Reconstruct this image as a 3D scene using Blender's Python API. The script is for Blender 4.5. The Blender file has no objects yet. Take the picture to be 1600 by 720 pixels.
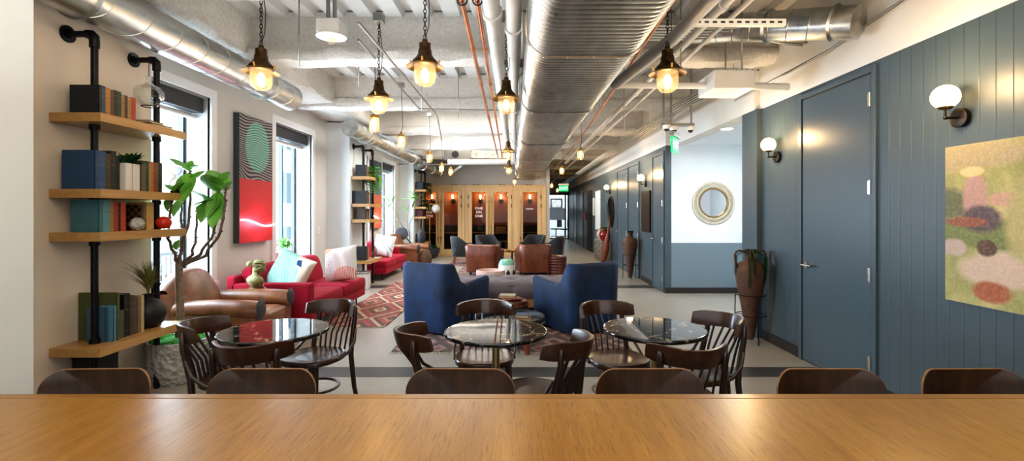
import bpy, bmesh, math, random
from mathutils import Vector, Matrix, noise
random.seed(7)
PI = math.pi
sc = bpy.context.scene
COL = sc.collection
H0 = 1.42          # eye height; room: X right, Y into the room, Z up
F, CX, CY = 755.0, 812.0, 331.0
def P(px, py, d): return Vector(((px-CX)/F*d, d, H0-(py-CY)/F*d))

# ---------------------------------------------------------------- colours / nodes
def lin(c):
    c /= 255.0
    return c/12.92 if c <= .04045 else ((c+.055)/1.055)**2.4
def hx(s):
    s = s.lstrip('#'); return (lin(int(s[0:2],16)), lin(int(s[2:4],16)), lin(int(s[4:6],16)), 1)
class NT:
    def __init__(s, name):
        s.m = bpy.data.materials.new(name); s.m.use_nodes = True
        s.t = s.m.node_tree; s.n = s.t.nodes; s.l = s.t.links
        s.b = s.n['Principled BSDF']; s.out = s.n['Material Output']
    def add(s, typ, **kw):
        n = s.n.new(typ)
        for k, v in kw.items():
            if k.startswith('i_'): n.inputs[k[2:].replace('_',' ')].default_value = v
            else: setattr(n, k, v)
        return n
    def link(s, a, b): s.l.new(a, b)
    def coord(s, scale=(1,1,1), kind='Object', rot=(0,0,0)):
        tc = s.add('ShaderNodeTexCoord'); mp = s.add('ShaderNodeMapping')
        mp.inputs['Scale'].default_value = scale; mp.inputs['Rotation'].default_value = rot
        s.link(tc.outputs[kind], mp.inputs['Vector']); return mp.outputs['Vector']
    def noise(s, vec, scale=5, detail=4, rough=.5, dist=0):
        n = s.add('ShaderNodeTexNoise'); n.inputs['Scale'].default_value = scale
        n.inputs['Detail'].default_value = detail; n.inputs['Roughness'].default_value = rough
        n.inputs['Distortion'].default_value = dist
        if vec: s.link(vec, n.inputs['Vector'])
        return n.outputs['Fac']
    def ramp(s, fac, stops, interp='LINEAR'):
        r = s.add('ShaderNodeValToRGB'); cr = r.color_ramp; cr.interpolation = interp
        while len(cr.elements) > 1: cr.elements.remove(cr.elements[-1])
        cr.elements[0].position = stops[0][0]; cr.elements[0].color = stops[0][1]
        for p, c in stops[1:]:
            e = cr.elements.new(p); e.color = c
        s.link(fac, r.inputs['Fac']); return r.outputs['Color']
    def math(s, op, a, b=None, c=None):
        n = s.add('ShaderNodeMath', operation=op)
        for i, v in enumerate((a, b, c)):
            if v is None: continue
            if isinstance(v, (int, float)): n.inputs[i].default_value = v
            else: s.link(v, n.inputs[i])
        return n.outputs[0]
    def mix(s, fac, a, b, mode='MIX'):
        n = s.add('ShaderNodeMix', data_type='RGBA', blend_type=mode)
        for sock, v in ((n.inputs[0], fac), (n.inputs[6], a), (n.inputs[7], b)):
            if isinstance(v, (int, float)): sock.default_value = v
            elif isinstance(v, tuple): sock.default_value = v
            else: s.link(v, sock)
        return n.outputs[2]
    def sep(s, vec):
        n = s.add('ShaderNodeSeparateXYZ'); s.link(vec, n.inputs[0]); return n.outputs
    def bump(s, h, strength=.3, dist=.01):
        n = s.add('ShaderNodeBump'); n.inputs['Strength'].default_value = strength
        n.inputs['Distance'].default_value = dist
        s.link(h, n.inputs['Height']); s.link(n.outputs[0], s.b.inputs['Normal'])
    def base(s, c):
        if isinstance(c, tuple): s.b.inputs['Base Color'].default_value = c
        else: s.link(c, s.b.inputs['Base Color'])
    def set(s, **kw):
        for k, v in kw.items(): s.b.inputs[k.replace('_',' ')].default_value = v
        return s
def simple(name, col, rough=.5, metal=0, nz=0, nscale=8, bump=0, bscale=60, coat=0, sheen=0, kind='Object', stretch=(1,1,1)):
    """plain procedural material: colour with a little noise variation and bump"""
    t = NT(name); c = hx(col) if isinstance(col, str) else col
    v = t.coord(stretch, kind)
    if nz:
        f = t.noise(v, nscale)
        lo = tuple(max(0, x*(1-nz)) for x in c[:3])+(1,); hi = tuple(min(1, x*(1+nz)) for x in c[:3])+(1,)
        t.base(t.ramp(f, [(.3, lo), (.7, hi)]))
    else: t.base(c)
    t.set(Roughness=rough, Metallic=metal)
    if coat: t.set(Coat_Weight=coat)
    if sheen: t.set(Sheen_Weight=sheen, Sheen_Roughness=.4)
    if bump: t.bump(t.noise(v, bscale, 3), bump, .01)
    return t.m
def wood(name, c1, c2, axis='Y', rough=.4, coat=0, scale=1, dark=None, bumpy=.08, spec=.5):
    """straight grain along an axis"""
    t = NT(name); s = {'X':(1.2,28,28), 'Y':(28,1.2,28), 'Z':(28,28,1.2)}[axis]
    v = t.coord(tuple(x*scale for x in s))
    f = t.noise(v, 1.6, 6, .6, .6)
    c = t.ramp(f, [(.28, hx(c1)), (.72, hx(c2))])
    v2 = t.coord(tuple(x*scale*.25 for x in s))
    g = t.noise(v2, 1.3, 3, .5, 1.5)
    c = t.mix(.35, c, t.ramp(g, [(.35, hx(c1)), (.65, hx(c2))]))
    if dark:
        v3 = t.coord(tuple(x*scale*4 if x > 5 else x*scale*3 for x in s))
        p = t.noise(v3, 1.2, 2, .5)
        c = t.mix(t.ramp(p, [(.36, (1,1,1,1)), (.44, (0,0,0,1))]), c, hx(dark))
    t.base(c); t.set(Roughness=rough, Specular_IOR_Level=spec)
    if coat: t.set(Coat_Weight=coat, Coat_Roughness=.15)
    if bumpy: t.bump(f, bumpy, .003)
    return t.m
def emit(name, col, strength):
    t = NT(name); c = hx(col); t.base(c); t.set(Emission_Color=c, Emission_Strength=strength); return t.m

# ---------------------------------------------------------------- mesh builder
class MB:
    def __init__(s): s.v = []; s.f = []; s.mi = []; s.cur = 0; s.sm = []; s.smooth = False
    def m(s, i): s.cur = i; return s
    def add(s, vs, fs, smooth=None):
        o = len(s.v); s.v += [tuple(v) for v in vs]
        for f in fs:
            s.f.append(tuple(i+o for i in f)); s.mi.append(s.cur); s.sm.append(s.smooth if smooth is None else smooth)
        return s
    def box(s, x0, x1, y0, y1, z0, z1, M=None):
        vs = [Vector((x, y, z)) for z in (z0, z1) for y in (y0, y1) for x in (x0, x1)]
        if M: vs = [M @ v for v in vs]
        return s.add(vs, [(0,2,3,1),(4,5,7,6),(0,1,5,4),(2,6,7,3),(0,4,6,2),(1,3,7,5)], False)
    def ring(s, c, axis, r, n, up=None):
        a = Vector(axis).normalized()
        u = up or (Vector((0,0,1)) if abs(a.z) < .9 else Vector((1,0,0)))
        x = a.cross(u).normalized(); y = x.cross(a).normalized()   # y ~ up
        return [Vector(c)+x*(r[0] if isinstance(r, tuple) else r)*math.cos(2*PI*i/n)+y*(r[1] if isinstance(r, tuple) else r)*math.sin(2*PI*i/n) for i in range(n)]
    def loft(s, rings, cap=True, closed=False, smooth=True):
        n = len(rings[0]); vs = [v for r in rings for v in r]; fs = []
        k = len(rings)
        for i in range(k if closed else k-1):
            a, b = i*n, ((i+1) % k)*n
            for j in range(n): fs.append((a+j, a+(j+1) % n, b+(j+1) % n, b+j))
        s.add(vs, fs, smooth)
        if cap and not closed:
            s.add(rings[0], [tuple(range(n))[::-1]], False); s.add(rings[-1], [tuple(range(n))], False)
        return s
    def cyl(s, p0, p1, r0, r1=None, n=16, cap=True):
        r1 = r0 if r1 is None else r1; a = Vector(p1)-Vector(p0)
        return s.loft([s.ring(p0, a, r0, n), s.ring(p1, a, r1, n)], cap)
    def tube(s, pts, r, n=8, cap=True, closed=False, up=None):
        pts = [Vector(p) for p in pts]; k = len(pts); rings = []
        for i, p in enumerate(pts):
            if closed: t = pts[(i+1) % k]-pts[i-1]
            else: t = (pts[min(i+1, k-1)]-pts[max(i-1, 0)])
            rr = r[i] if isinstance(r, list) else r
            if up is None:
                if i == 0:
                    a = t.normalized(); u = Vector((0,0,1)) if abs(a.z) < .9 else Vector((1,0,0)); 
                else:
                    a = t.normalized(); u = lastu
                x = a.cross(u)
                if x.length < 1e-4: x = a.cross(Vector((1,0,0)))
                x.normalize(); y = x.cross(a).normalized(); lastu = y
            else:
                a = t.normalized(); x = a.cross(up).normalized(); y = x.cross(a).normalized()
            rx, ry = rr if isinstance(rr, tuple) else (rr, rr)
            rings.append([p+x*rx*math.cos(2*PI*j/n)+y*ry*math.sin(2*PI*j/n) for j in range(n)])
        return s.loft(rings, cap, closed)
    def lathe(s, prof, c=(0,0,0), n=24, axis='Z', cap=False, sx=1, sy=1):
        rings = []
        for r, z in prof:
            ring = []
            for j in range(n):
                a = 2*PI*j/n; x, y = r*math.cos(a)*sx, r*math.sin(a)*sy
                v = Vector((x, y, z)) if axis == 'Z' else (Vector((z, x, y)) if axis == 'X' else Vector((y, z, x)))
                ring.append(v+Vector(c))
            rings.append(ring)
        return s.loft(rings, cap)
    def sphere(s, c, r, n=20, m=12, sz=1, sx=1, sy=1):
        prof = [(max(1e-4, math.sin(PI*i/m))*r, -math.cos(PI*i/m)*r*sz) for i in range(m+1)]
        return s.lathe(prof, c, n, sx=sx, sy=sy)
    def extrude(s, poly, z0, z1, M=None, smooth=False):
        a = [Vector((x, y, z0)) for x, y in poly]; b = [Vector((x, y, z1)) for x, y in poly]
        if M: a = [M @ v for v in a]; b = [M @ v for v in b]
        n = len(poly); s.add(a+b, [(i, (i+1) % n, n+(i+1) % n, n+i) for i in range(n)], smooth)
        s.add(a, [tuple(range(n))[::-1]], False); s.add(b, [tuple(range(n))], False); return s
    def grid(s, fn, nu, nv, smooth=True, close_u=False):
        vs = [fn(i/nu, j/nv) for j in range(nv+1) for i in range(nu+1)]
        w = nu+1
        return s.add(vs, [(j*w+i, j*w+i+1, (j+1)*w+i+1, (j+1)*w+i) for j in range(nv) for i in range(nu)], smooth)
    def xf(s, M):
        s.v = [tuple(M @ Vector(v)) for v in s.v]; return s
    def build(s, name, mat, parent=None, bevel=0, sub=0, solid=0, seg=2, merge=True):
        me = bpy.data.meshes.new(name); me.from_pydata(s.v, [], s.f)
        mats = mat if isinstance(mat, (list, tuple)) else [mat]
        for m_ in mats: me.materials.append(m_)
        me.polygons.foreach_set('material_index', s.mi)
        me.polygons.foreach_set('use_smooth', s.sm)
        if merge:
            bm = bmesh.new(); bm.from_mesh(me)
            bmesh.ops.remove_doubles(bm, verts=bm.verts, dist=1e-5)
            bmesh.ops.recalc_face_normals(bm, faces=bm.faces)
            for e in bm.edges:
                if len(e.link_faces) == 2 and e.calc_face_angle(0) > .9: e.smooth = False
            bm.to_mesh(me); bm.free()
        me.update()
        o = bpy.data.objects.new(name, me); COL.objects.link(o)
        if parent: o.parent = parent
        if solid:
            q = o.modifiers.new('solid', 'SOLIDIFY'); q.thickness = solid; q.offset = 0
        if bevel:
            q = o.modifiers.new('bevel', 'BEVEL'); q.width = bevel; q.segments = seg; q.limit_method = 'ANGLE'; q.angle_limit = .7
        if sub:
            q = o.modifiers.new('sub', 'SUBSURF'); q.levels = sub; q.render_levels = sub
        return o
def tag(o, label, cat, group=None, kind=None):
    o['label'] = label; o['category'] = cat
    if group: o['group'] = group
    if kind: o['kind'] = kind
    return o
def struct(o, label=None):
    o['kind'] = 'structure'
    if label: o['label'] = label
    return o
def thing(name, label, cat, loc=(0,0,0), rz=0, group=None):
    o = bpy.data.objects.new(name, None); COL.objects.link(o); o.empty_display_size = .1
    o.location = loc; o.rotation_euler = (0,0,rz)
    return tag(o, label, cat, group)
def dup(root, loc, rz=0, label=None, group=None, scale=None):
    r = root.copy(); COL.objects.link(r); r.location = loc; r.rotation_euler = (0,0,rz)
    if scale: r.scale = scale
    if label: r['label'] = label
    if group: r['group'] = group
    for ch in list(root.children):
        c = ch.copy(); COL.objects.link(c); c.parent = r
        for g in list(ch.children):
            d = g.copy(); COL.objects.link(d); d.parent = c
    return r
def place(o, loc, rz=0):
    o.location = loc; o.rotation_euler = (0,0,rz); return o
def arc(c, r, a0, a1, n, plane='XZ'):
    out = []
    for i in range(n+1):
        a = a0+(a1-a0)*i/n; x, y = r*math.cos(a), r*math.sin(a)
        out.append(Vector(c)+(Vector((x,0,y)) if plane == 'XZ' else Vector((x,y,0)) if plane == 'XY' else Vector((0,x,y))))
    return out
def rrect(w, d, r, n=5, cx=0, cy=0):
    pts = []
    for (sx, sy, a0) in ((1,1,0),(-1,1,PI/2),(-1,-1,PI),(1,-1,3*PI/2)):
        for i in range(n+1):
            a = a0+PI/2*i/n
            pts.append((cx+sx*(w/2-r)+r*math.cos(a), cy+sy*(d/2-r)+r*math.sin(a)))
    return pts
def text_mesh(mb, s, size, M):
    cu = bpy.data.curves.new('txt', 'FONT'); cu.body = s; cu.size = size; cu.align_x = 'CENTER'; cu.align_y = 'CENTER'; cu.extrude = .002; cu.space_character = 1.25 if len(s) < 4 else 1.0
    cu.offset = size*.02
    o = bpy.data.objects.new('txt', cu); COL.objects.link(o)
    dg = bpy.context.evaluated_depsgraph_get(); me = o.evaluated_get(dg).to_mesh()
    mb.add([M @ v.co for v in me.vertices], [tuple(p.vertices) for p in me.polygons], False)
    o.evaluated_get(dg).to_mesh_clear(); bpy.data.objects.remove(o); bpy.data.curves.remove(cu)
def area(name, loc, rot, sx, sy, power, col=(1,1,1)):
    l = bpy.data.lights.new(name, 'AREA'); l.shape = 'RECTANGLE'; l.size = sx; l.size_y = sy; l.energy = power; l.color = col
    o = bpy.data.objects.new(name, l); COL.objects.link(o); o.location = loc; o.rotation_euler = rot; return o
def point(name, loc, power, col=(1,.72,.4), r=.03, parent=None):
    l = bpy.data.lights.new(name, 'POINT'); l.energy = power; l.color = col; l.shadow_soft_size = r
    o = bpy.data.objects.new(name, l); COL.objects.link(o); o.location = loc
    if parent: o.parent = parent
    return o
# ---------------------------------------------------------------- materials
M = {}
def plaster(name, col, b=.15, bs=120, rough=.8):
    return simple(name, col, rough, nz=.04, nscale=1.5, bump=b, bscale=bs)
M['white'] = plaster('painted_plaster', '#d3d0cb', .05)
M['whitecool'] = plaster('cool_white_paint', '#dfe6ea', .04)
M['trimwhite'] = simple('white_gloss_trim', '#eceef0', .35)
M['warmwall'] = plaster('lamp_tinted_plaster', '#ddd2c4', .05)  # plaster tinted beige to carry the warm lamplight on the near pier
M['greige'] = plaster('greige_plaster', '#b9b3aa', .05)
def blue_wall():
    t = NT('grooved_blue_boards'); v = t.coord((1,1,1)); s = t.sep(v)
    g = t.math('PINGPONG', t.math('ADD', s['Y'], 20.03), .05)          # 0..0.05, boards 0.1 wide
    line = t.math('LESS_THAN', g, .0022)
    n = t.noise(v, 1.2, 3)
    c = t.ramp(n, [(.3, hx('#424f56')), (.7, hx('#4a585f'))])
    t.base(t.mix(line, c, hx('#2c373d'))); t.set(Roughness=.38)
    t.bump(t.math('MULTIPLY', t.math('MINIMUM', g, .004), 250), .35, .004)
    return t.m
M['blue'] = blue_wall()
M['bluedoor'] = simple('blue_door_paint', '#46555e', .33, nz=.03, nscale=2)
M['bluegrey'] = simple('blue_grey_wainscot', '#71828d', .6, nz=.02, nscale=1)
M['baseboard'] = simple('dark_rubber_base', '#2c2723', .5)
def spray(name, c1, c2, sc_=26, st=.9):
    t = NT(name); v = t.coord((1,1,1)); f = t.noise(v, sc_, 6, .7); g = t.noise(v, 1.3, 4, .6)
    t.base(t.mix(.5, t.ramp(f, [(.3, hx(c1)), (.65, hx(c2))]), t.ramp(g, [(.3, hx(c1)), (.7, hx(c2))])))
    t.set(Roughness=.95); t.bump(f, st, .03); return t.m
M['spray'] = spray('sprayed_fireproofing', '#c3beb6', '#efece7')
M['spraytan'] = spray('sprayed_fireproofing_warmlit', '#b5a48c', '#ddd2c0', 18, .7)  # same spray, with warm lamplight put into its tan colour
M['deck'] = simple('painted_metal_deck', '#cfcdca', .6, nz=.08, nscale=3)
def concrete():
    t = NT('polished_concrete'); v = t.coord((1,1,1)); f = t.noise(v, .5, 3, .5); g = t.noise(v, 40, 4, .6); b = t.noise(v, 4, 5, .6)
    c = t.mix(.4, t.ramp(f, [(.25, hx('#928c82')), (.75, hx('#a8a298'))]), t.ramp(b, [(.25, hx('#8d877d')), (.75, hx('#aaa59b'))]))
    c = t.mix(.25, c, t.ramp(g, [(.3, hx('#7d7870')), (.7, hx('#b5b1a8'))]))
    t.base(c); t.set(Roughness=.3); t.bump(g, .03, .003)
    return t.m
M['concrete'] = concrete()
M['slab'] = simple('dark_floor_slab', '#3f403f', .35, nz=.2, nscale=6)
def galv():
    t = NT('galvanised_steel'); v = t.coord((3,1,3)); f = t.noise(v, 3, 5, .6)
    t.base(t.ramp(f, [(.3, hx('#a9aaa8')), (.7, hx('#d2d2ce'))])); t.set(Metallic=1)
    t.link(t.ramp(f, [(.3, (.27,)*3+(1,)), (.7, (.4,)*3+(1,))]), t.b.inputs['Roughness']); t.bump(f, .02, .01); return t.m
M['galv'] = galv()
M['conduit'] = simple('steel_conduit', '#9a9a96', .35, 1)
M['copper'] = simple('copper_pipe', '#c07850', .3, 1, nz=.2, nscale=4)
M['whitepipe'] = simple('white_painted_pipe', '#dcd8d2', .45, nz=.05)
M['greypipe'] = simple('pale_grey_pipe', '#b9b8b6', .45, nz=.05)
M['iron'] = simple('black_iron_pipe', '#1b1c1f', .42, .6, nz=.3, nscale=20, bump=.1)
M['bronze'] = simple('aged_bronze', '#4b3a26', .42, 1, nz=.45, nscale=25)
M['brass'] = simple('brass', '#b08a4a', .28, 1, nz=.1)
M['darkbronze'] = simple('dark_bronze', '#3a2f29', .4, .8)
M['gilding'] = simple('faded_gilding', '#7d6435', .5, .6)
M['steel'] = simple('brushed_steel', '#c9c5bd', .25, 1)
M['chain'] = simple('dark_chain', '#2a2522', .45, .8)
def glassy(name, tint='#ffffff', fac=.1, rough=.03, transl=0, tcol='#fff2d8'):
    t = NT(name); t.n.remove(t.b)
    tr = t.add('ShaderNodeBsdfTransparent'); tr.inputs[0].default_value = hx(tint)
    gl = t.add('ShaderNodeBsdfGlossy'); gl.inputs['Roughness'].default_value = rough
    lw = t.add('ShaderNodeLayerWeight'); lw.inputs[0].default_value = .35
    mx = t.add('ShaderNodeMixShader'); k = t.math('ADD', t.math('MULTIPLY', lw.outputs['Fresnel'], .4), fac)
    t.link(k, mx.inputs[0]); t.link(tr.outputs[0], mx.inputs[1]); t.link(gl.outputs[0], mx.inputs[2]); last = mx
    if transl:
        tl = t.add('ShaderNodeBsdfTranslucent'); tl.inputs[0].default_value = hx(tcol)
        m2 = t.add('ShaderNodeMixShader'); m2.inputs[0].default_value = transl
        t.link(mx.outputs[0], m2.inputs[1]); t.link(tl.outputs[0], m2.inputs[2]); last = m2
    t.link(last.outputs[0], t.out.inputs[0]); return t.m
M['glass'] = glassy('clear_glass', '#f4f8f8', .02)
M['winglass'] = glassy('window_glass', '#f2f8fb', .0)
M['jar'] = glassy('ribbed_lamp_glass', '#fff8ea', .03, .12, .07, '#fff0d0')
M['boothglass'] = glassy('booth_glass', '#d8dcdc', .0, .02)
M['bulb'] = emit('lit_filament', '#ffd9a0', 45)
M['opal'] = emit('lit_opal_globe', '#ffd79a', 4.2)
M['whiteled'] = emit('downlight_lens', '#ffffff', 12)
M['neon'] = emit('neon_tube', '#ffdfe8', 14)
M['exit'] = emit('exit_green', '#08b060', .9)
M['exittext'] = emit('exit_letters', '#a8ffd8', 1.2)
# wood / furniture
def tabletop():
    t = NT('oak_table_top'); v = t.coord((60,2.2,30)); f = t.noise(v, 1.5, 6, .65, .4)
    v2 = t.coord((7,.7,5)); g = t.noise(v2, 1.4, 4, .5, 2.2); v3 = t.coord((150,9,60)); p = t.noise(v3, 1.4, 2, .5)
    c = t.mix(.45, t.ramp(f, [(.3, hx('#7c571f')), (.7, hx('#a67a31'))]), t.ramp(g, [(.3, hx('#876024')), (.7, hx('#aa7f36'))]))
    c = t.mix(t.ramp(p, [(.34, (.55,)*3+(1,)), (.42, (0,0,0,1))]), c, hx('#5f3a17'))
    t.base(c); t.set(Roughness=.3, Coat_Weight=.35, Coat_Roughness=.24); t.bump(f, .12, .002); return t.m
M['tabletop'] = tabletop()
M['tableedge'] = wood('oak_edge_band', '#7c571f', '#9a7030', 'X', .32, .2)
M['oak'] = wood('oak_shelf', '#a37a45', '#c49c64', 'Y', .34, .2)
M['oakend'] = wood('oak_end_face', '#c8a678', '#d9bd94', 'X', .5)
M['darkwood'] = wood('walnut_stained_bentwood', '#190c07', '#35200f', 'Z', .3, .2, spec=.5)
M['darkseat'] = wood('walnut_seat', '#1f1009', '#46290f', 'Y', .28, .25)
M['darkrail'] = wood('walnut_rail', '#22120a', '#452816', 'X', .3, .2)
M['ply'] = wood('dark_plywood', '#170d07', '#4a2f16', 'Z', .36, .15, scale=.5)
M['plyedge'] = wood('plywood_edge', '#6a4a2e', '#8a6644', 'X', .5)
M['boothwood'] = wood('booth_maple', '#cfa877', '#e4c697', 'Z', .45)
M['boothin'] = wood('booth_warm_lining', '#8c5026', '#a9683a', 'X', .5)
M['boothdark'] = simple('booth_felt', '#2d3238', .9, nz=.1)
def marble():
    t = NT('black_marble'); v = t.coord((1,1,1))
    w = t.add('ShaderNodeTexVoronoi', feature='DISTANCE_TO_EDGE'); w.inputs['Scale'].default_value = 4.5
    nz = t.add('ShaderNodeTexNoise'); nz.inputs['Scale'].default_value = 5; nz.inputs['Detail'].default_value = 6
    t.link(v, nz.inputs['Vector'])
    add = t.add('ShaderNodeVectorMath', operation='MULTIPLY_ADD'); t.link(nz.outputs['Color'], add.inputs[0]); add.inputs[1].default_value = (.5,.5,.5); t.link(v, add.inputs[2])
    t.link(add.outputs[0], w.inputs['Vector'])
    vein = t.ramp(w.outputs['Distance'], [(0, (1,1,1,1)), (.022, (.12,)*3+(1,)), (.05, (0,0,0,1))])
    n2 = t.noise(v, 9, 3); msk = t.ramp(n2, [(.45, (0,0,0,1)), (.62, (1,1,1,1))])
    f = t.mix(1, vein, msk, 'MULTIPLY')
    t.base(t.mix(f, hx('#0d0d0e'), hx('#b9aa94'))); t.set(Roughness=.03, IOR=1.62); return t.m
M['marble'] = marble()
def velvet(name, c1, c2):
    t = NT(name); f = t.noise(t.coord((1,1,1)), 3.5, 4, .5, .4)
    t.base(t.ramp(f, [(.3, hx(c1)), (.7, hx(c2))])); t.set(Roughness=.75, Sheen_Weight=.35, Sheen_Roughness=.3)
    t.b.inputs['Sheen Tint'].default_value = hx(c2); return t.m
M['velvet'] = velvet('navy_velvet', '#01142e', '#08305c')
M['red'] = simple('crimson_felt', '#960428', .95, nz=.12, nscale=4, bump=.1, bscale=300)
M['mauve'] = simple('grey_mauve_upholstery', '#6a6062', .95, nz=.08, nscale=3, bump=.1, bscale=250)
def leather(name, c1, c2):
    t = NT(name); v = t.coord((1,1,1)); f = t.noise(v, 4, 6, .6, .5); g = t.noise(v, 90, 3)
    t.base(t.ramp(f, [(.3, hx(c1)), (.7, hx(c2))])); t.set(Roughness=.36); t.bump(g, .12, .003); return t.m
M['leather'] = leather('worn_brown_leather', '#5c3524', '#9f6e4e')
M['leatherred'] = leather('chestnut_leather', '#4a2112', '#7c4226')
M['leatherpouf'] = leather('oxblood_leather', '#3c1610', '#6a3022')
M['charcoal'] = simple('charcoal_wool', '#2b2d31', .9, nz=.15, nscale=5, sheen=.3)
M['black'] = simple('black_matte', '#0f0f10', .5)
M['darkgrey'] = simple('dark_grey_paint', '#3a3d42', .5)
M['leaf'] = simple('fig_leaf', '#6fae4a', .4, nz=.3, nscale=5, coat=.2)
M['leafdark'] = simple('dark_leaf', '#1f4a22', .5, nz=.35, nscale=9)
M['leafolive'] = simple('dry_grass_leaf', '#7d7a45', .7, nz=.3, nscale=9)
M['moss'] = simple('bright_moss', '#3f8f35', .95, nz=.45, nscale=60, bump=1, bscale=80)
M['bark'] = simple('pale_bark', '#7d6f62', .9, nz=.35, nscale=25, bump=.5, bscale=60)
M['barkdark'] = simple('dark_branch_bark', '#6a5b50', .9, nz=.35, nscale=25, bump=.5, bscale=60)
def hammered():
    t = NT('hammered_stone'); v = t.coord((1,1,1)); w = t.add('ShaderNodeTexVoronoi'); w.inputs['Scale'].default_value = 24
    t.link(v, w.inputs['Vector']); t.base(t.ramp(t.noise(v, 6), [(.3, hx('#9a9997')), (.7, hx('#bdbbb7'))]))
    t.set(Roughness=.7); t.bump(w.outputs['Distance'], .8, .03); return t.m
M['hammered'] = hammered()
M['terracotta'] = simple('weathered_terracotta', '#56392a', .75, nz=.35, nscale=7, bump=.3, bscale=40)
M['redglaze'] = simple('red_glaze', '#7c1418', .15, nz=.2, nscale=4, coat=.5)
M['pinkglaze'] = simple('pink_stone_glaze', '#bda096', .45, nz=.12, nscale=8)
M['blackpot'] = simple('black_stoneware', '#17181a', .55, nz=.2, nscale=12, bump=.15)
M['wicker'] = simple('dark_wicker', '#5a4432', .9, nz=.6, nscale=60, bump=1, bscale=90)
M['bust'] = simple('verdigris_plaster', '#8d8a5e', .75, nz=.45, nscale=16, bump=.3, bscale=30)
M['greywood'] = wood('weathered_grey_wood', '#6d665e', '#8f8880', 'Y', .7)
M['oar'] = simple('red_brown_wood', '#7c3d22', .5, nz=.3, nscale=8, stretch=(1,1,.2))
M['paper'] = simple('page_paper', '#c9b994', .9, nz=.1, nscale=40)
M['ceramicwhite'] = simple('white_ceramic', '#d6d2cc', .3)
M['tealglaze'] = simple('teal_glaze', '#6fa08e', .25, nz=.2, nscale=9)
M['brushed'] = simple('champagne_post', '#b8a170', .3, 1)
M['mirror'] = simple('mirror_silver', '#e6e8ea', .02, 1)
M['rattan'] = simple('cream_woven_rim', '#cfc5b2', .7, nz=.2, nscale=40, bump=.6, bscale=80)
def speckle(name, c1, c2, scale=45):
    t = NT(name); w = t.add('ShaderNodeTexVoronoi'); w.inputs['Scale'].default_value = scale; t.link(t.coord((1,1,1)), w.inputs['Vector'])
    s = t.add('ShaderNodeSeparateColor'); t.link(w.outputs['Color'], s.inputs[0])
    t.base(t.ramp(s.outputs[0], [(.0, hx(c1)), (.5, hx(c2))], 'CONSTANT')); t.set(Roughness=.85); t.bump(w.outputs['Distance'], .5, .01); return t.m
M['speckle'] = speckle('black_white_woven', '#151312', '#b9aea2', 60)
M['specktan'] = speckle('dark_tan_woven', '#1d140c', '#7d5f3a', 50)
def kilim(name, cols, sx=.5, sy=.7, bands=6):
    t = NT(name); v = t.coord((1,1,1)); s = t.sep(v)
    a = t.math('PINGPONG', t.math('ADD', s['X'], 30), sx/2); b = t.math('PINGPONG', t.math('ADD', s['Y'], 30), sy/2)
    d = t.math('ADD', t.math('DIVIDE', a, sx/2), t.math('DIVIDE', b, sy/2))
    st = t.math('SNAP', d, 1/12); k = t.math('MULTIPLY', st, .5)
    n = len(cols); stops = [(i/n, hx(c)) for i, c in enumerate(cols)]
    c = t.ramp(k, stops, 'CONSTANT')
    zz = t.math('PINGPONG', t.math('ADD', t.math('MULTIPLY', s['Y'], 1.0), t.math('MULTIPLY', a, .5)), .06)
    c = t.mix(t.math('MULTIPLY', t.math('LESS_THAN', zz, .008), .7), c, hx('#2a1410'))
    f = t.noise(v, 120, 2); c = t.mix(.25, c, t.ramp(f, [(.3, (.05,.03,.03,1)), (.7, (.5,.4,.35,1))]))
    t.base(c); t.set(Roughness=.95); t.bump(f, .4, .004); return t.m
M['kilim'] = kilim('red_kilim', ['#4a1d18','#b07a5c','#93302a','#3a1d1a','#c8a488','#82302a','#a8443a','#452c26','#d0b496','#8a342c'], .62, 1.1)
M['kilim2'] = kilim('rust_rug', ['#4a1d18','#9b8478','#5d2620','#23201f','#8d6d60','#6d2c24'], .35, .5)
M['kilim3'] = kilim('faded_pink_rug', ['#8e5a60','#b89a96','#6d3a40','#a08078','#7a4a50'], .3, .4)
M['frosted'] = emit('glowing_frosted_film', '#8d9aa4', .35)  # faint glow put into the film in place of light falling on it
def facade():
    t = NT('pale_masonry'); v = t.coord((1,1,1)); w = t.add('ShaderNodeTexBrick'); w.inputs['Scale'].default_value = 2.2
    mp = t.coord((1,1,1), rot=(0, PI/2, PI/2)); t.link(mp, w.inputs['Vector'])
    w.inputs['Color1'].default_value = hx('#c2a493'); w.inputs['Color2'].default_value = hx('#b29483'); w.inputs['Mortar'].default_value = hx('#d8ccc2')
    t.base(w.outputs['Color']); t.set(Roughness=.9); return t.m
M['facade'] = facade()
M['stone'] = simple('pale_stone', '#e6e4e0', .9, nz=.05)
M['extglass'] = simple('exterior_window', '#5d7383', .2)
M['blind'] = simple('grey_roller_blind', '#5b5c5e', .8)
M['blindbox'] = simple('dark_blind_box', '#35373a', .5)
M['reveal'] = simple('grey_window_reveal', '#a9aaa8', .6)
M['frame'] = simple('dark_window_frame', '#2b3036', .4)
M['bluecover'] = None
_bk = {}
def cloth(hexcol):
    if hexcol not in _bk: _bk[hexcol] = simple('book_cloth_'+hexcol[1:], hexcol, .6, nz=.12, nscale=20, bump=.08, bscale=200)
    return _bk[hexcol]
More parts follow.
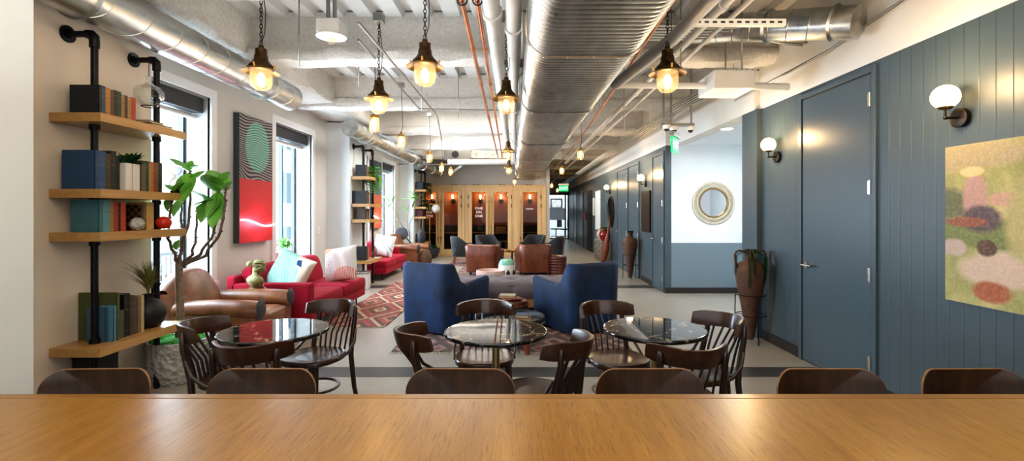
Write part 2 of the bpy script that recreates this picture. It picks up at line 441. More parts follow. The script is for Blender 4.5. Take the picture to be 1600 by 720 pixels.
# ================================================================ THE ROOM
XW, XP, XR, XC = -3.54, -3.12, 2.73, 2.55        # window wall, piers, near right wall, corridor wall
ZT, ZB, ZD = 2.58, 3.08, 3.5                      # blue wall top, beam soffit, deck
YB = 15.6                                         # booth fronts
def bx(name, mat, x0, x1, y0, y1, z0, z1, parent=None, bevel=0):
    return MB().box(x0, x1, y0, y1, z0, z1).build(name, mat, parent, bevel=bevel)
struct(bx('floor', M['concrete'], -3.9, 5.0, -1.5, 30, -.1, 0))
for k, (y0, y1) in enumerate(((4.16, 4.42), (9.0, 9.35))):
    struct(bx('trim_%d' % (k+1), M['slab'], -3.5, 2.7 if k == 0 else 2.53, y0, y1, -.02, .002))
# deck with ribs running away from the camera
mb = MB(); prof = []
x = -3.9
while x < 5.0:
    prof += [(x, ZD), (x+.17, ZD), (x+.2, ZD+.07), (x+.28, ZD+.07)]; x += .31
vs = [(a, y, z) for y in (-1.5, 30) for a, z in prof]; n = len(prof)
mb.add(vs, [(i, i+1, n+i+1, n+i) for i in range(n-1)], False)
struct(mb.build('ceiling', M['deck'], merge=False))

# left wall: window plane with openings, and three piers with the shelves
wins = [(4.28, 5.52), (6.98, 8.22), (10.05, 11.25), (12.4, 13.6)]
ZS, ZH = .62, 2.72
mb = MB(); ys = [-1.5]+[y for w in wins for y in w]+[YB+.2]
for i in range(0, len(ys), 2): mb.box(XW-.35, XW, ys[i], ys[i+1], 0, ZD)
for a, b in wins:
    mb.box(XW-.35, XW, a, b, 0, ZS); mb.box(XW-.35, XW, a, b, ZH, ZD)
struct(mb.build('wall_left', M['white']))
for k, (a, b) in enumerate(((-1.5, 0), (3.1, 4.09), (8.86, 9.86), (14.2, YB+.2))):
    if k == 0: continue
    struct(bx('wall_left_pier' if k == 1 else 'wall_left_pier.%03d' % (k-1), M['warmwall'] if k == 1 else M['whitecool'], XW+.001, XP, a, b, 0, ZB-.02))
# nearest column: its camera-side face shows at the left edge of the frame
struct(bx('wall_left_column', M['whitecool'], XW+.001, -2.62, 1.2, 2.604, 0, 2.665))
for k, (a, b) in enumerate(wins):
    w = MB(); c = .1
    for (y0, y1, z0, z1) in ((a-c, a, ZS, ZH+c), (b, b+c, ZS, ZH+c), (a-.001, b+.001, ZH, ZH+c)): w.box(XW-.02, XW+.022, y0, y1, z0, z1)
    o = struct(w.build('window_%d' % (k+1), M['trimwhite']))
    struct(bx('window_sill', M['trimwhite'], XW-.3, XW+.05, a-c, b+c, ZS-.04, ZS, o))
    r = MB(); r.box(XW-.33, XW-.021, b-.012, b, ZS, ZH).box(XW-.33, XW-.021, a, a+.012, ZS, ZH).box(XW-.33, XW-.021, a, b, ZH-.012, ZH)
    struct(r.build('window_reveal', M['reveal'], o))
    f = MB(); X = XW-.3
    for yy in (a+.02, a+(b-a)*.62, b-.05): f.box(X-.03, X+.03, yy, yy+.035, ZS, ZH)
    f.box(X-.03, X+.03, a, b, ZS, ZS+.05).box(X-.03, X+.03, a, b, ZH-.05, ZH)
    struct(f.build('window_frame', M['frame'], o))
    struct(bx('window_pane', M['winglass'], X-.004, X+.004, a+.02, b-.02, ZS+.05, ZH-.05, o))
    struct(bx('blind_box', M['blindbox'], XW-.28, XW-.06, a+.015, b-.015, ZH-.18, ZH-.012, o, .01))
    struct(MB().cyl((XW-.17, a+.03, ZH-.22), (XW-.17, b-.03, ZH-.22), .03).build('blind_roll', M['white'], o))
# right wall, near part
struct(bx('wall_right', M['blue'], XR, XR+.15, 1.0, 5.44, 0, ZT))
struct(bx('wall_right_return', M['blue'], XR-.06, XR+.15, 5.44, 5.8, 0, ZT))
struct(bx('wall_right_bulkhead', M['white'], XR, XR+.15, 1.0, 5.5, ZT, ZD))
struct(bx('wall_right_header', M['white'], XR-.06, XR+.15, 5.5, 8.44, ZT, ZD))
struct(bx('wall_right_end', M['blue'], XR, XR+.15, -1.5, 1.0, 0, ZT))
struct(bx('ceiling_alcove', M['whitecool'], XR+.15, 4.6, 5.5, 8.44, ZT, ZT+.1))
# wall with the round mirror
struct(MB().box(XC+.1, 4.6, 8.44, 8.6, .88, ZT+.1).build('wall_alcove', M['whitecool']))
struct(bx('wall_alcove_wainscot', M['bluegrey'], XC+.1, 4.6, 8.44, 8.6, 0, .88))
struct(bx('wall_alcove_side', M['whitecool'], 4.6, 4.75, 5.2, 8.6, 0, ZT+.1))
struct(bx('wall_corridor', M['blue'], XC, XC+.1, 8.44, 25.4, 0, ZT))
struct(bx('wall_corridor_bulkhead', M['white'], XC, XC+.1, 8.44, 25.4, ZT, ZD))
struct(bx('baseboard_right', M['baseboard'], XR-.012, XR, 4.72, 5.44, 0, .1))
struct(bx('baseboard_right_near', M['baseboard'], XR-.012, XR, 1.0, 3.68, 0, .1))
struct(bx('baseboard_alcove', M['baseboard'], XC-.012, 4.6, 8.425, 8.44, 0, .1))
struct(bx('baseboard_corridor', M['baseboard'], XC-.012, XC, 8.44, 8.5, 0, .1))
struct(bx('baseboard_corridor_middle', M['baseboard'], XC-.012, XC, 9.2, 10.1, 0, .1))
struct(bx('baseboard_corridor_far', M['baseboard'], XC-.012, XC, 13.4, 14.6, 0, .1))
struct(bx('baseboard_left', M['trimwhite'], XP, XP+.012, 3.1, 4.09, 0, .09))
# back wall above the booths and corridor side wall
struct(bx('wall_back', M['greige'], XW, .97, YB+1.15, YB+1.3, 0, ZD))
struct(bx('wall_back_bulkhead', M['greige'], XW, .97, YB+.06, YB+.2, 2.29, ZD))
struct(bx('wall_back_side', M['greige'], .85, .97, YB+.02, 25.4, 0, ZD))
struct(bx('wall_far', M['greige'], -.2, 3.6, 25.3, 25.5, 2.4, ZD))
struct(bx('wall_office', M['whitecool'], -.2, 3.6, 28, 28.1, 0, 3.0))

# doors in the right walls
def leaf_door(k, X, y0, y1, ztop, handle=True, hinges=4, near=True, mat='bluedoor', gap=.012):
    """door set in a wall whose face is at X, seen from -X; hinges on the near side"""
    d = bx('door_%d' % k, M[mat], X-.012, X+.02, y0, y1, .01, ztop, None, .003); struct(d)
    fr = MB()
    for (a, b, z0, z1) in ((y0-.06, y0-gap, 0, ztop+.06), (y1+gap, y1+.06, 0, ztop+.06), (y0-gap, y1+gap, ztop+gap, ztop+.06)):
        fr.box(X-.022, X+.01, a, b, z0, z1)
    struct(fr.build('door_frame', M['bluedoor'], d, bevel=.003))
    g = MB().box(X-.006, X+.001, y0-gap, y1+gap, 0, ztop+gap).build('door_gap', M['black'], d); struct(g)  # black sheet painting the shade in the slit round the leaf
    for i in range(hinges):
        z = .25+(ztop-.45)*i/(hinges-1)
        h = MB().cyl((X-.026, y0-.006, z-.055), (X-.026, y0-.006, z+.055), .009, n=10).box(X-.02, X-.012, y0-.004, y0+.028, z-.05, z+.05)
        struct(h.build('hinge', M['steel'], d))
    if handle:
        z = .92; y = y1-.075
        h = MB().cyl((X-.012, y, z), (X-.03, y, z), .03).cyl((X-.012, y, z), (X-.07, y, z), .011)
        h.tube([(X-.066, y+.005, z), (X-.068, y-.06, z+.003), (X-.062, y-.125, z)], [.011, .010, .008])
        struct(h.build('door_handle', M['steel'], d))
    return d
leaf_door(1, XR, 3.74, 4.64, 2.49)
leaf_door(2, XC, 8.56, 9.2, 2.44)
leaf_door(3, XC, 10.35, 11.25, 2.44)
leaf_door(4, XC, 11.42, 12.55, 2.44)
leaf_door(5, XC, 19.4, 20.6, 2.44, hinges=3)
leaf_door(6, XC, 21.6, 22.6, 2.44, hinges=3)
d = bx('door_7', M['black'], XC-.012, XC+.02, 17.0, 18.2, .01, 2.2); struct(d)
struct(bx('door_panel', M['whitecool'], XC-.02, XC+.0, 15.25, 16.2, .1, 2.1))
struct(bx('door_panel_foot', M['bluegrey'], XC-.021, XC+.0, 15.25, 16.2, .01, .85))
# glazed front of the office at the end of the corridor
o = MB()
for x in (.97, 1.33, 1.5, 2.35, 2.5): o.box(x, x+(.07 if x != 1.5 else .02), 25.2, 25.3, 0, 2.4)
o.box(.97, 2.55, 25.2, 25.3, 2.3, 2.4).box(.97, 2.55, 25.2, 25.3, 0, .06)
o = struct(o.build('window_5', M['black']))
struct(bx('window_pane', M['winglass'], .98, 2.54, 25.24, 25.26, .06, 2.3, o))
struct(bx('frosted_band', M['frosted'], 1.52, 2.35, 25.22, 25.235, 1.0, 1.62, o))
pf = thing('framed_print', 'small framed picture hanging on the office wall beyond the corridor', 'picture', (2.12, 27.95, 1.9))
MB().box(-.35, .35, -.03, .03, -.3, .3).build('frame', M['black'], pf); MB().box(-.27, .27, -.035, -.028, -.22, .22).build('print', simple('grey_print', '#9c9a96', .7, nz=.4, nscale=6), pf)
for k, (x, y) in enumerate(((1.25, 26.4), (2.0, 26.6), (2.45, 26.2))):
    oc = thing('office_chair', ['black office chair seen through the left pane at the corridor end', 'black office chair in the middle of the far glazed office', 'black office chair at the right of the far glazed office'][k], 'chair', (x, y, 0), k*.9)
    MB().lathe([(.03,.08),(.03,.45)], n=10, cap=True).build('pole', M['black'], oc)
    mb = MB()
    for i in range(5): mb.tube([(0,0,.09), (.28*math.cos(i*1.257), .28*math.sin(i*1.257), .05)], .02)
    mb.build('base', M['black'], oc)
    MB().box(-.23, .23, -.22, .22, .45, .52).build('seat', M['black'], oc, bevel=.02)
    MB().box(-.22, .22, -.25, -.2, .58, 1.05).build('backrest', M['black'], oc, bevel=.02)

# ---------------------------------------------------------------- sprayed beams
def beam(name, x0, x1, yc, w, zb, seed, mat, flange=.08, zt=ZD+.05):
    sec = [(-w*.32, zt), (-w*.32, zb+.16), (-w*.5, zb+.13), (-w*.56, zb+.07), (-w*.48, zb+.01), (-w*.2, zb), (w*.2, zb), (w*.48, zb+.01), (w*.56, zb+.07), (w*.5, zb+.13), (w*.32, zb+.16), (w*.32, zt)]
    n = int((x1-x0)/.07); rings = []
    for i in range(n+1):
        x = x0+(x1-x0)*i/n; r = []
        for j, (a, z) in enumerate(sec):
            q = Vector((x*2.2, j*.9, seed)); k = noise.noise(q)*.035+noise.noise(q*4)*.014
            r.append((x, yc+a*(1+k*2), z+(k if 0 < j < 11 else 0)))
        rings.append(r)
    mb = MB(); mb.loft(rings, True); o = mb.build(name, mat); return o
for k, (y, w, zb) in enumerate(((3.45, .46, 3.03), (5.25, .3, 3.02), (7.6, .3, 3.03), (10.1, .3, 3.03), (12.5, .3, 3.03), (14.9, .3, 3.03))):
    struct(beam('ceiling_beam' if k == 0 else 'ceiling_beam.%03d' % k, -3.5, 4.6 if k < 2 else 2.7, y, w, zb, k*3.7, M['spray']))
for k, y in enumerate((17.5, 20, 22.5)):
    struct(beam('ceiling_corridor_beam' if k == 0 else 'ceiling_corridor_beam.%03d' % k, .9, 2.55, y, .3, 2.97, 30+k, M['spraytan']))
def ybeam(name, x0, x1, y0, y1, zb, seed, mat):
    sec = [(x0, ZD+.04), (x0, zb+.02), (x0+.04, zb), ((x0+x1)/2, zb), (x1-.03, zb), (x1, zb+.03), (x1, zb+.2), (x1, ZD+.04)]
    n = int((y1-y0)/.08); rings = []
    for i in range(n+1):
        y = y0+(y1-y0)*i/n; r = []
        for j, (a, z) in enumerate(sec):
            q = Vector((y*1.8, j*1.3, seed)); k = noise.noise(q)*.04+noise.noise(q*4)*.012
            r.append((a+(k if j > 3 else 0), y, z+(k if 0 < j < 7 else 0)))
        rings.append(r)
    return MB().loft(rings, True).build(name, mat)
struct(ybeam('ceiling_girder_left', -3.7, -2.87, -1.0, 15.8, 3.08, 11, M['spray']))
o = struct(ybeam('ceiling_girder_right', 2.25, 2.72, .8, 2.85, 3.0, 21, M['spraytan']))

# ---------------------------------------------------------------- exterior
t = thing('building_across_street', 'pale masonry office building across the street seen through the windows', 'building', (-13, 0, 0))
MB().box(-1, 0, -12, 42, -8, 16).build('facade', M['stone'], t)
mb = MB()
for z in range(-6, 14, 3): mb.box(-.05, .04, -12, 42, z+2.1, z+3.0)
mb.build('brick_band', M['facade'], t)
wi = 0
for y in range(-2, 40, 2):
    for z in (-1, 2, 5):
        w = MB().box(-.02, .06, y+.2, y+1.5, z-.2, z+1.7); f = w.build('window', M['stone'], t)
        MB().box(.0, .075, y+.28, y+1.42, z-.1, z+1.6).build('pane', M['extglass'], f)
t = thing('balcony_railing', 'dark metal balcony railing outside the window nearest the shelves', 'railing', (-5.2, 0, 0))
mb = MB(); mb.box(-.02, .02, 4, 13, .78, .82).box(-.02, .02, 4, 13, .3, .33)
mb.build('rail', M['frame'], t)
mb = MB()
for i in range(90): mb.box(-.008, .008, 4+i*.1, 4.015+i*.1, .3, .8)
mb.build('balusters', M['frame'], t)
tag(bx('outside_terrace', M['stone'], -13, -3.95, -5, 42, -.6, -.5), 'pale stone terrace outside the windows', 'terrace', None, 'structure')

# ---------------------------------------------------------------- ducts, pipes
def round_duct(name, label, p0, p1, r, seams=.32, cap0=False, cap1=True, group=None, mat='galv', spiral=True):
    p0, p1 = Vector(p0), Vector(p1); L = (p1-p0).length; a = (p1-p0).normalized()
    t = thing(name, label, 'duct', (0,0,0), 0, group)
    MB().cyl(p0, p1, r, n=40, cap=True).build('duct_body', M[mat], t)
    mb = MB(); n = int(L/seams); x = a.cross(Vector((0,0,1))).normalized(); y = x.cross(a)
    for i in range(1, n):
        c = p0+a*(i*seams); pts = [c+(x*math.cos(2*PI*j/28)+y*math.sin(2*PI*j/28))*r+a*(seams*.32*math.cos(2*PI*j/28)) for j in range(28)]
        mb.tube(pts, .004, 5, closed=True)
    mb.build('seams', M['steel'], t)
    for i in (.15, .55, .9):
        c = p0+a*(L*i); MB().tube([c+(x*math.cos(2*PI*j/30)+y*math.sin(2*PI*j/30))*(r+.004) for j in range(30)], (.004, .02), 6, closed=True, up=None).build('joint_band', M['galv'], t)
    return t
round_duct('round_duct', 'round spiral steel duct above the nearest bookshelf at upper left', (-2.85, -.4, 2.835), (-2.85, 6.0, 2.835), .155)
round_duct('round_duct', 'round spiral steel duct running above the far left windows and second bookshelf', (-2.85, 8.1, 2.83), (-2.85, 13.2, 2.83), .14)
# big corrugated flat-oval duct
t = thing('oval_supply_duct', 'huge corrugated flat oval steel duct running down the centre of the ceiling', 'duct')
mb = MB(); W, HH = .76, .40; zb = 2.46; n = 28
pf = []
r = .15
for (sx, sy, a0) in ((1,-1,-PI/2),(1,1,0),(-1,1,PI/2),(-1,-1,PI)):
    for i in range(7):
        a = a0+PI/2*i/6; pf.append((sx*(W/2-r)+r*math.cos(a), sy*(HH/2-r)+r*math.sin(a)))
y = .9; rings = []; i = 0
while y < 15.66:
    u = i % 5; k = (0, .0055, .008, .008, .0055)[u]; dy = (.006, .012, .022, .012, .006)[u]
    cx = .445-.0155*(y-2.4)
    cx = .452-.0158*(y-2.4)
    rings.append([(cx+a*(1+k/.38), y, zb+HH/2+b*(1+k/.2)) for a, b in pf]); y += dy; i += 1
mb.loft(rings, True, smooth=True); mb.build('duct_body', M['galv'], t, merge=False)
for yy in (3.2, 5.0, 7.4, 9.9, 12.3, 14.4):
    cx = .452-.0158*(yy-2.4)
    mb = MB(); q = [Vector((cx+a*1.035, yy, zb+HH/2+b*1.06)) for a, b in pf]; mb.tube(q, .01, 6, closed=True)
    mb.build('joint_flange', M['steel'], t)
    s = MB()
    for dx in (-.28, -.12, .05, .2, .3): s.sphere((cx+dx, yy, zb-.017), .008, 8, 5)
    s.build('screws', M['steel'], t)
    MB().cyl((cx-.42, yy+.35, zb+.1), (cx-.42, yy+.35, ZD), .005, n=6).build('hanger_rod', M['conduit'], t); MB().cyl((cx+.42, yy+.35, zb+.1), (cx+.42, yy+.35, ZD), .005, n=6).build('hanger_rod', M['conduit'], t)
def pipe(name, label, pts, r, mat, cat='pipe', group=None, fit=None, fitr=1.25, closed=False):
    o = MB().tube(pts, r, 14).build(name, mat)
    tag(o, label, cat, group)
    if fit:
        for f in fit:
            p0, p1 = [Vector(q) for q in pts[:2]]; a = (p1-p0); c = p0+a*f; a.normalize()
            k = MB().cyl(c-a*.03, c+a*.03, r*fitr, n=14).build('coupling', mat, o)
    return o
pipe('white_drain_pipe', 'thick white ceiling pipe left of the oval duct, nearer the copper lines', [(-.18, .8, 2.92), (-.31, 15.0, 2.92)], .062, M['whitepipe'], fit=[.2, .42, .62, .8])
pipe('white_drain_pipe', 'thick white ceiling pipe hugging the left side of the oval duct', [(-.02, .8, 2.92), (-.155, 15.0, 2.92)], .062, M['whitepipe'], fit=[.22, .44, .64, .82])
pipe('copper_pipe', 'left hand thin copper pipe of the ceiling pair', [(-.37, .8, 2.95), (-.62, 14.6, 2.93)], .019, M['copper'], fit=[.27, .36, .5])
pipe('copper_pipe', 'right hand thin copper pipe of the ceiling pair', [(-.26, .8, 2.95), (-.5, 14.6, 2.93)], .019, M['copper'], fit=[.27, .36, .5])
for k, x in enumerate((-.415, -.305)):
    c = Vector((x, 3.5, 2.95)); o = MB().tube(arc(c, .034, 0, 2*PI, 16)[:-1], .006, 6, closed=True).cyl(c+Vector((0,0,.034)), (x, 3.5, 3.1), .005, n=6).build('pipe_hanger', M['black'])
    tag(o, ['black ring hanger around the left copper pipe', 'black ring hanger around the right copper pipe'][k], 'hanger')
pipe('conduit', 'thin steel conduit slanting across the ceiling behind the left lamps', [P(560, 35, 3.9), P(683, 180, 7.2), P(690, 218, 8.6)], .012, M['conduit'])
pipe('conduit', 'thin steel conduit slanting from the left lamps to the copper pipes', [P(560, 62, 4.6), P(655, 170, 7.3), P(780, 172, 7.3)], .012, M['conduit'])
# right-hand side services
pipe('grey_ceiling_pipe', 'thick grey pipe slanting beside the right edge of the oval duct', [P(1125, -18, 2.7), P(1052, 60, 3.6), P(962, 132, 4.6)], .05, M['greypipe'])
pipe('white_branch_pipe', 'white pipe crossing the ceiling left of the white junction box', [P(955, 133, 4.65), P(1110, 134, 4.65)], .03, M['whitepipe'])
pipe('white_branch_pipe', 'white pipe crossing the ceiling right of the white junction box', [P(1160, 134, 4.62), P(1232, 136, 4.62)], .034, M['whitepipe'])
o = bx('junction_box', M['whitepipe'], 1.79, 2.17, 4.45, 4.85, 2.56, 2.73, None, .008); tag(o, 'large white ceiling box between two white pipes', 'box'); MB().cyl((1.98, 4.65, 2.73), (1.98, 4.65, ZD), .007, n=8).build('hanger', M['conduit'], o)
o = bx('junction_box', M['whitepipe'], 2.02, 2.25, 4.9, 5.1, 2.76, 2.86, None, .006); tag(o, 'small white ceiling box above the larger white box', 'box'); MB().cyl((2.13, 5.0, 2.86), (2.13, 5.0, 3.1), .007, n=8).build('hanger', M['conduit'], o)
pipe('sprinkler_pipe', 'long white sprinkler pipe running down the right side of the ceiling', [(1.5, 2.0, 2.93), (1.42, 14.9, 2.93)], .033, M['whitepipe'], fit=[.12, .2, .32, .5])
pipe('sprinkler_pipe', 'slim white sprinkler pipe beside the long white one', [(1.68, 2.2, 2.96), (1.6, 24.9, 2.92)], .02, M['whitepipe'])
pipe('copper_line', 'copper tube above the right pendant lamp running to the corridor', [(1.12, 3.0, 2.98), (1.22, 8.5, 2.92), (1.15, 24, 2.8)], .014, M['copper'])
o = MB().box(-.04, .04, -.04, .04, 0, .001)
o = MB().box(P(1065,36,3.4).x, P(1226,36,3.4).x, 3.38, 3.42, P(0,41,3.4).z, P(0,31,3.4).z).build('strut_channel', M['whitepipe'])
tag(o, 'white slotted strut channel hung above the right pendant lamp', 'strut')
s = MB()
for i in range(12): s.box(P(1065,36,3.4).x+.04+i*.057, P(1065,36,3.4).x+.07+i*.057, 3.377, 3.385, P(0,37.5,3.4).z, P(0,34.8,3.4).z)
s.build('slots', M['black'], o)
for i in range(6):
    y = 4.35+i*.07; z = 3.1
    pipe('conduit_run', 'steel conduit number %s of the bundle crossing above the right pendant lamp' % ['one','two','three','four','five','six'][i] if 0 else ['frontmost','second from front','third from front','fourth from front','fifth from front','rearmost'][i]+' steel conduit of the bundle crossing above the right lamp', [(.95, y, z), (2.35, y, z), (2.5, y-.12, z-.08), (2.68, y-.12, z-.1)], .014, M['conduit'], 'conduit', 'conduit bundle crossing the ceiling')
for i in range(5):
    x = 2.05+i*.055
    pipe('conduit_line', ['leftmost','second','third','fourth','rightmost'][i]+' of five conduits running along the corridor wall top', [(x+.15, 4.9, 2.86), (x, 6.5, 2.84), (x, 24, 2.8)], .011, M['conduit'], 'conduit', 'conduits along the corridor')
round_duct('round_duct', 'round spiral duct crossing the ceiling at the upper right', (1.75, 4.95, 3.28), (2.61, 3.72, 2.88), .13, .17)
pipe('long_conduit', 'thin conduit along the white bulkhead above the blue wall', [(XR-.03, 2.4, 3.02), (XR-.03, 4.2, 2.83), (2.5, 4.6, 2.72), (2.4, 5.4, 2.66)], .011, M['conduit'], 'conduit')
for k, (x, y, z0) in enumerate(((1.15, 4.0, 3.12), (1.45, 4.35, 2.7), (1.25, 3.4, 2.98), (2.0, 4.35, 2.7), (1.7, 6.3, 2.6), (1.36, 6.3, 2.5), (2.3, 5.2, 2.8), (1.0, 6.0, 2.7), (1.85, 3.4, 3.0), (-1.9, 5.7, 2.9), (-1.3, 6.4, 2.75), (-.9, 7.1, 2.8), (-2.1, 4.6, 2.8))):
    o = MB().cyl((x, y, z0), (x, y, ZD+.02), .006, n=6).build('hanger_rod', M['conduit']); tag(o, 'thin steel hanger rod dropping from the ceiling deck', 'rod', 'threaded hanger rods')
# camera and exit sign bracket near the corridor mouth
t = thing('camera_bracket', 'steel strut bracket hung from the ceiling carrying three dome cameras', 'bracket', (2.02, 6.45, 0))
MB().box(-.13, .3, -.04, .04, 2.56, 2.6).build('strut', M['conduit'], t)
MB().cyl((-.1, 0, 2.6), (-.1, 0, ZD), .014, n=8).build('hanger', M['conduit'], t)
MB().cyl((.27, 0, 2.6), (.27, 0, ZD), .014, n=8).build('hanger', M['conduit'], t)
MB().cyl((0, 0, 2.6), (0, 0, ZD), .014, n=8).build('hanger', M['conduit'], t)
for k, (x, y, lab) in enumerate(((1.93, 6.35, 'left'), (2.06, 6.45, 'middle'), (2.28, 6.45, 'right'))):
    t = thing('dome_camera', 'white dome security camera at the %s of the ceiling bracket' % lab, 'camera', (x, y, 2.56))
    MB().lathe([(.0,0),(.05,0),(.052,-.03),(.045,-.05),(0,-.05)], n=20).build('housing', M['whitepipe'], t)
    MB().lathe([(.034,-.048),(.03,-.066),(.018,-.08),(.0001,-.084)], n=16).build('dome', M['black'], t)
def exit_sign(loc, rz, label, w=.32):
    t = thing('exit_sign', label, 'sign', loc, rz)
    MB().box(-w/2, w/2, -.012, .012, -.1, .1).build('face', M['exit'], t, bevel=.004)
    MB().box(-w/2-.02, w/2+.02, -.035, .035, .1, .16).build('canopy', M['conduit'], t, bevel=.004)
    m = MB(); text_mesh(m, 'EXIT', .15, Matrix.Translation((0, -.0145, 0)) @ Matrix.Rotation(PI/2, 4, 'X'))
    text_mesh(m, 'EXIT', .15, Matrix.Translation((0, .0145, 0)) @ Matrix.Rotation(PI, 4, 'Z') @ Matrix.Rotation(PI/2, 4, 'X'))
    m.build('lettering', M['exittext'], t)
exit_sign((2.02, 6.3, 2.29), 1.03, 'green lit exit sign hanging under the dome cameras')
exit_sign((1.5, 16.5, 2.22), 0, 'green lit exit sign hanging far down the corridor')
# downlight in the alcove
t = thing('recessed_downlight', 'round white recessed downlight in the alcove ceiling', 'light', (2.9, 6.75, ZT))
MB().lathe([(.0001,-.004),(.075,-.004)], n=24).build('lens', M['whiteled'], t); MB().lathe([(.075,-.001),(.095,-.006),(.095,0)], n=24).build('trim_ring', M['trimwhite'], t)
# smoke/junction fixture with bare lamp at top left
c = P(518, 52, 4.3)
t = thing('ceiling_fixture', 'white ceiling box with disc and bare bulb at the upper left', 'light', c)
MB().box(-.1, .1, -.1, .1, -.02, .1).build('box', M['whitepipe'], t, bevel=.006)
MB().lathe([(.0001,-.02),(.13,-.025),(.13,-.035),(.05,-.05),(.0001,-.05)], n=28).build('disc', M['whitepipe'], t)
MB().lathe([(.03,-.05),(.03,-.09),(.0001,-.1)], n=14).build('bulb', M['jar'], t)
MB().cyl((-.03,0,.1), (-.03,0,ZD-c.z), .018, n=10).cyl((.03,0,.1), (.03,0,ZD-c.z), .018, n=10).build('conduit', M['conduit'], t)
# fan coil unit by the back wall
t = thing('fan_coil_unit', 'grey fan coil box hung high in front of the back wall', 'ventilator', P(716, 243, 14.3))
MB().box(-.38, .38, -.3, .3, -.17, .17).build('casing', M['conduit'], t, bevel=.01)
MB().cyl((-.05,-.3,0), (-.05,-.33,0), .1, n=20).build('fan_grille', M['black'], t)
MB().box(.38, 1.4, -.2, .2, -.1, .1).build('duct', M['galv'], t)
pipe('white_cross_pipe', 'white horizontal pipe crossing under the fan coil box', [P(700, 253, 13.9), P(806, 253, 13.9)], .075, M['whitepipe'])
pipe('white_cross_pipe', 'white horizontal pipe crossing above the fan coil box', [P(712, 229, 14.0), P(790, 229, 14.0)], .05, M['whitepipe'])
pipe('steel_tray', 'thin dark steel rail crossing below the far white pipe', [P(622, 257, 14.0), P(812, 257, 14.0)], .025, M['conduit'], 'rail')
round_duct('round_duct', 'short round duct slanting down near the far end of the left wall', P(655, 256, 14.0), P(688, 270, 15.2), .13, .3)
pipe('white_wall_brace', 'short white pipe slanting up from the back wall', [P(706, 270, 15.2), P(722, 258, 14.4)], .04, M['whitepipe'])
# ================================================================ LAMPS
def make_pendant():
    t = thing('pendant_lamp', '', 'lamp')
    MB().lathe([(.0001,.185),(.018,.185),(.02,.165),(.042,.155),(.042,.115),(.048,.105),(.05,.075),(.062,.055),(.085,.03),(.093,.018),(.093,.0),(.08,-.004),(.0001,-.004)], n=28).build('cap', M['bronze'], t)
    MB().lathe([(.09,.006),(.135,-.018),(.137,-.022),(.09,.0)], n=36).build('shade_rim', M['brass'], t)
    for a in (0, PI/2, PI, 1.5*PI): MB().cyl((.094*math.cos(a), .094*math.sin(a), -.004), (.108*math.cos(a), .108*math.sin(a), .03), .008, n=8).build('clamp', M['brass'], t)
    MB().lathe([(.078,-.004),(.078,-.1),(.07,-.13),(.045,-.152),(.0001,-.16)], n=28).build('glass_jar', M['jar'], t)
    MB().lathe([(.0001,-.03),(.014,-.032),(.027,-.06),(.028,-.085),(.016,-.108),(.0001,-.112)], n=14).build('bulb', M['bulb'], t)
    return t
def chain(t, ztop, cord=True):
    mb = MB(); z = .19; i = 0
    while z < ztop:
        n = 8; pts = [Vector((.011*math.cos(2*PI*j/n) if i % 2 == 0 else 0, 0 if i % 2 == 0 else .011*math.cos(2*PI*j/n), z+.016+.02*math.sin(2*PI*j/n))) for j in range(n)]
        mb.tube(pts, .0032, 5, closed=True); z += .031; i += 1
    mb.build('chain', M['chain'], t)
    if cord:
        L = ztop-.19; MB().tube([(0,0,.2), (.028,.0,.2+L*.15), (.03,.01,.2+L*.45), (.012,0,.2+L*.8), (.004,0,ztop)], .0035, 6).build('cord', M['black'], t)
    MB().box(-.045, .045, -.045, .045, ztop-.03, ztop+.05).build('ceiling_box', M['conduit'], t, bevel=.004)
def make_cage():
    t = thing('cage_lamp', '', 'lamp')
    MB().lathe([(.0001,.13),(.015,.13),(.02,.1),(.05,.09),(.052,.06),(.0001,.06)], n=20).build('cap', M['brass'], t)
    MB().lathe([(.045,.062),(.045,-.07),(.03,-.09),(.0001,-.095)], n=20).build('glass_jar', M['jar'], t)
    mb = MB()
    for k in range(6):
        a = k*PI/3; mb.tube([(.051*math.cos(a), .051*math.sin(a), .06), (.051*math.cos(a), .051*math.sin(a), -.075), (.02*math.cos(a), .02*math.sin(a), -.103)], .003, 5)
    mb.tube([(.052*math.cos(j*PI/8), .052*math.sin(j*PI/8), -.03) for j in range(16)], .003, 5, closed=True)
    mb.build('cage', M['brass'], t)
    MB().lathe([(.0001,.05),(.016,.04),(.02,.0),(.012,-.045),(.0001,-.05)], n=12).build('bulb', M['bulb'], t)
    return t
WARM = (1, .68, .36)
zp = 2.50
big = [(408, 125, 3.7, 'bronze pendant lamp at far left, hanging in front of the round duct', 3),
       (592, 165, 4.6, 'bronze pendant lamp second from left, above the first cage lamp', 3),
       (664, 118, 3.55, 'bronze pendant lamp third from left, nearest beside the copper pipes', 3),
       (791, 165, 4.55, 'bronze pendant lamp hanging in front of the thick white pipes', 3),
       (1043, 128, 3.6, 'bronze pendant lamp right of the oval duct', 3),
       (794, 243, 8.6, 'small distant bronze pendant lamp under the thick white pipes', 3),
       (795, 267, 12.0, 'more distant pendant lamp below the fan coil pipes', 0)]
for px, py, d, lab, _ in big:
    t = make_pendant(); t['label'] = lab; t['group'] = 'bronze pendant lamps'
    p = P(px, py, d); t.location = (p.x, p.y, p.z+.08)
    if d < 4: chain(t, 3.02-t.location.z+.2)
    else: chain(t, 3.25-t.location.z, d < 5)
    point('lamp_light', (0,0,-.085), 20, WARM, .03, t)
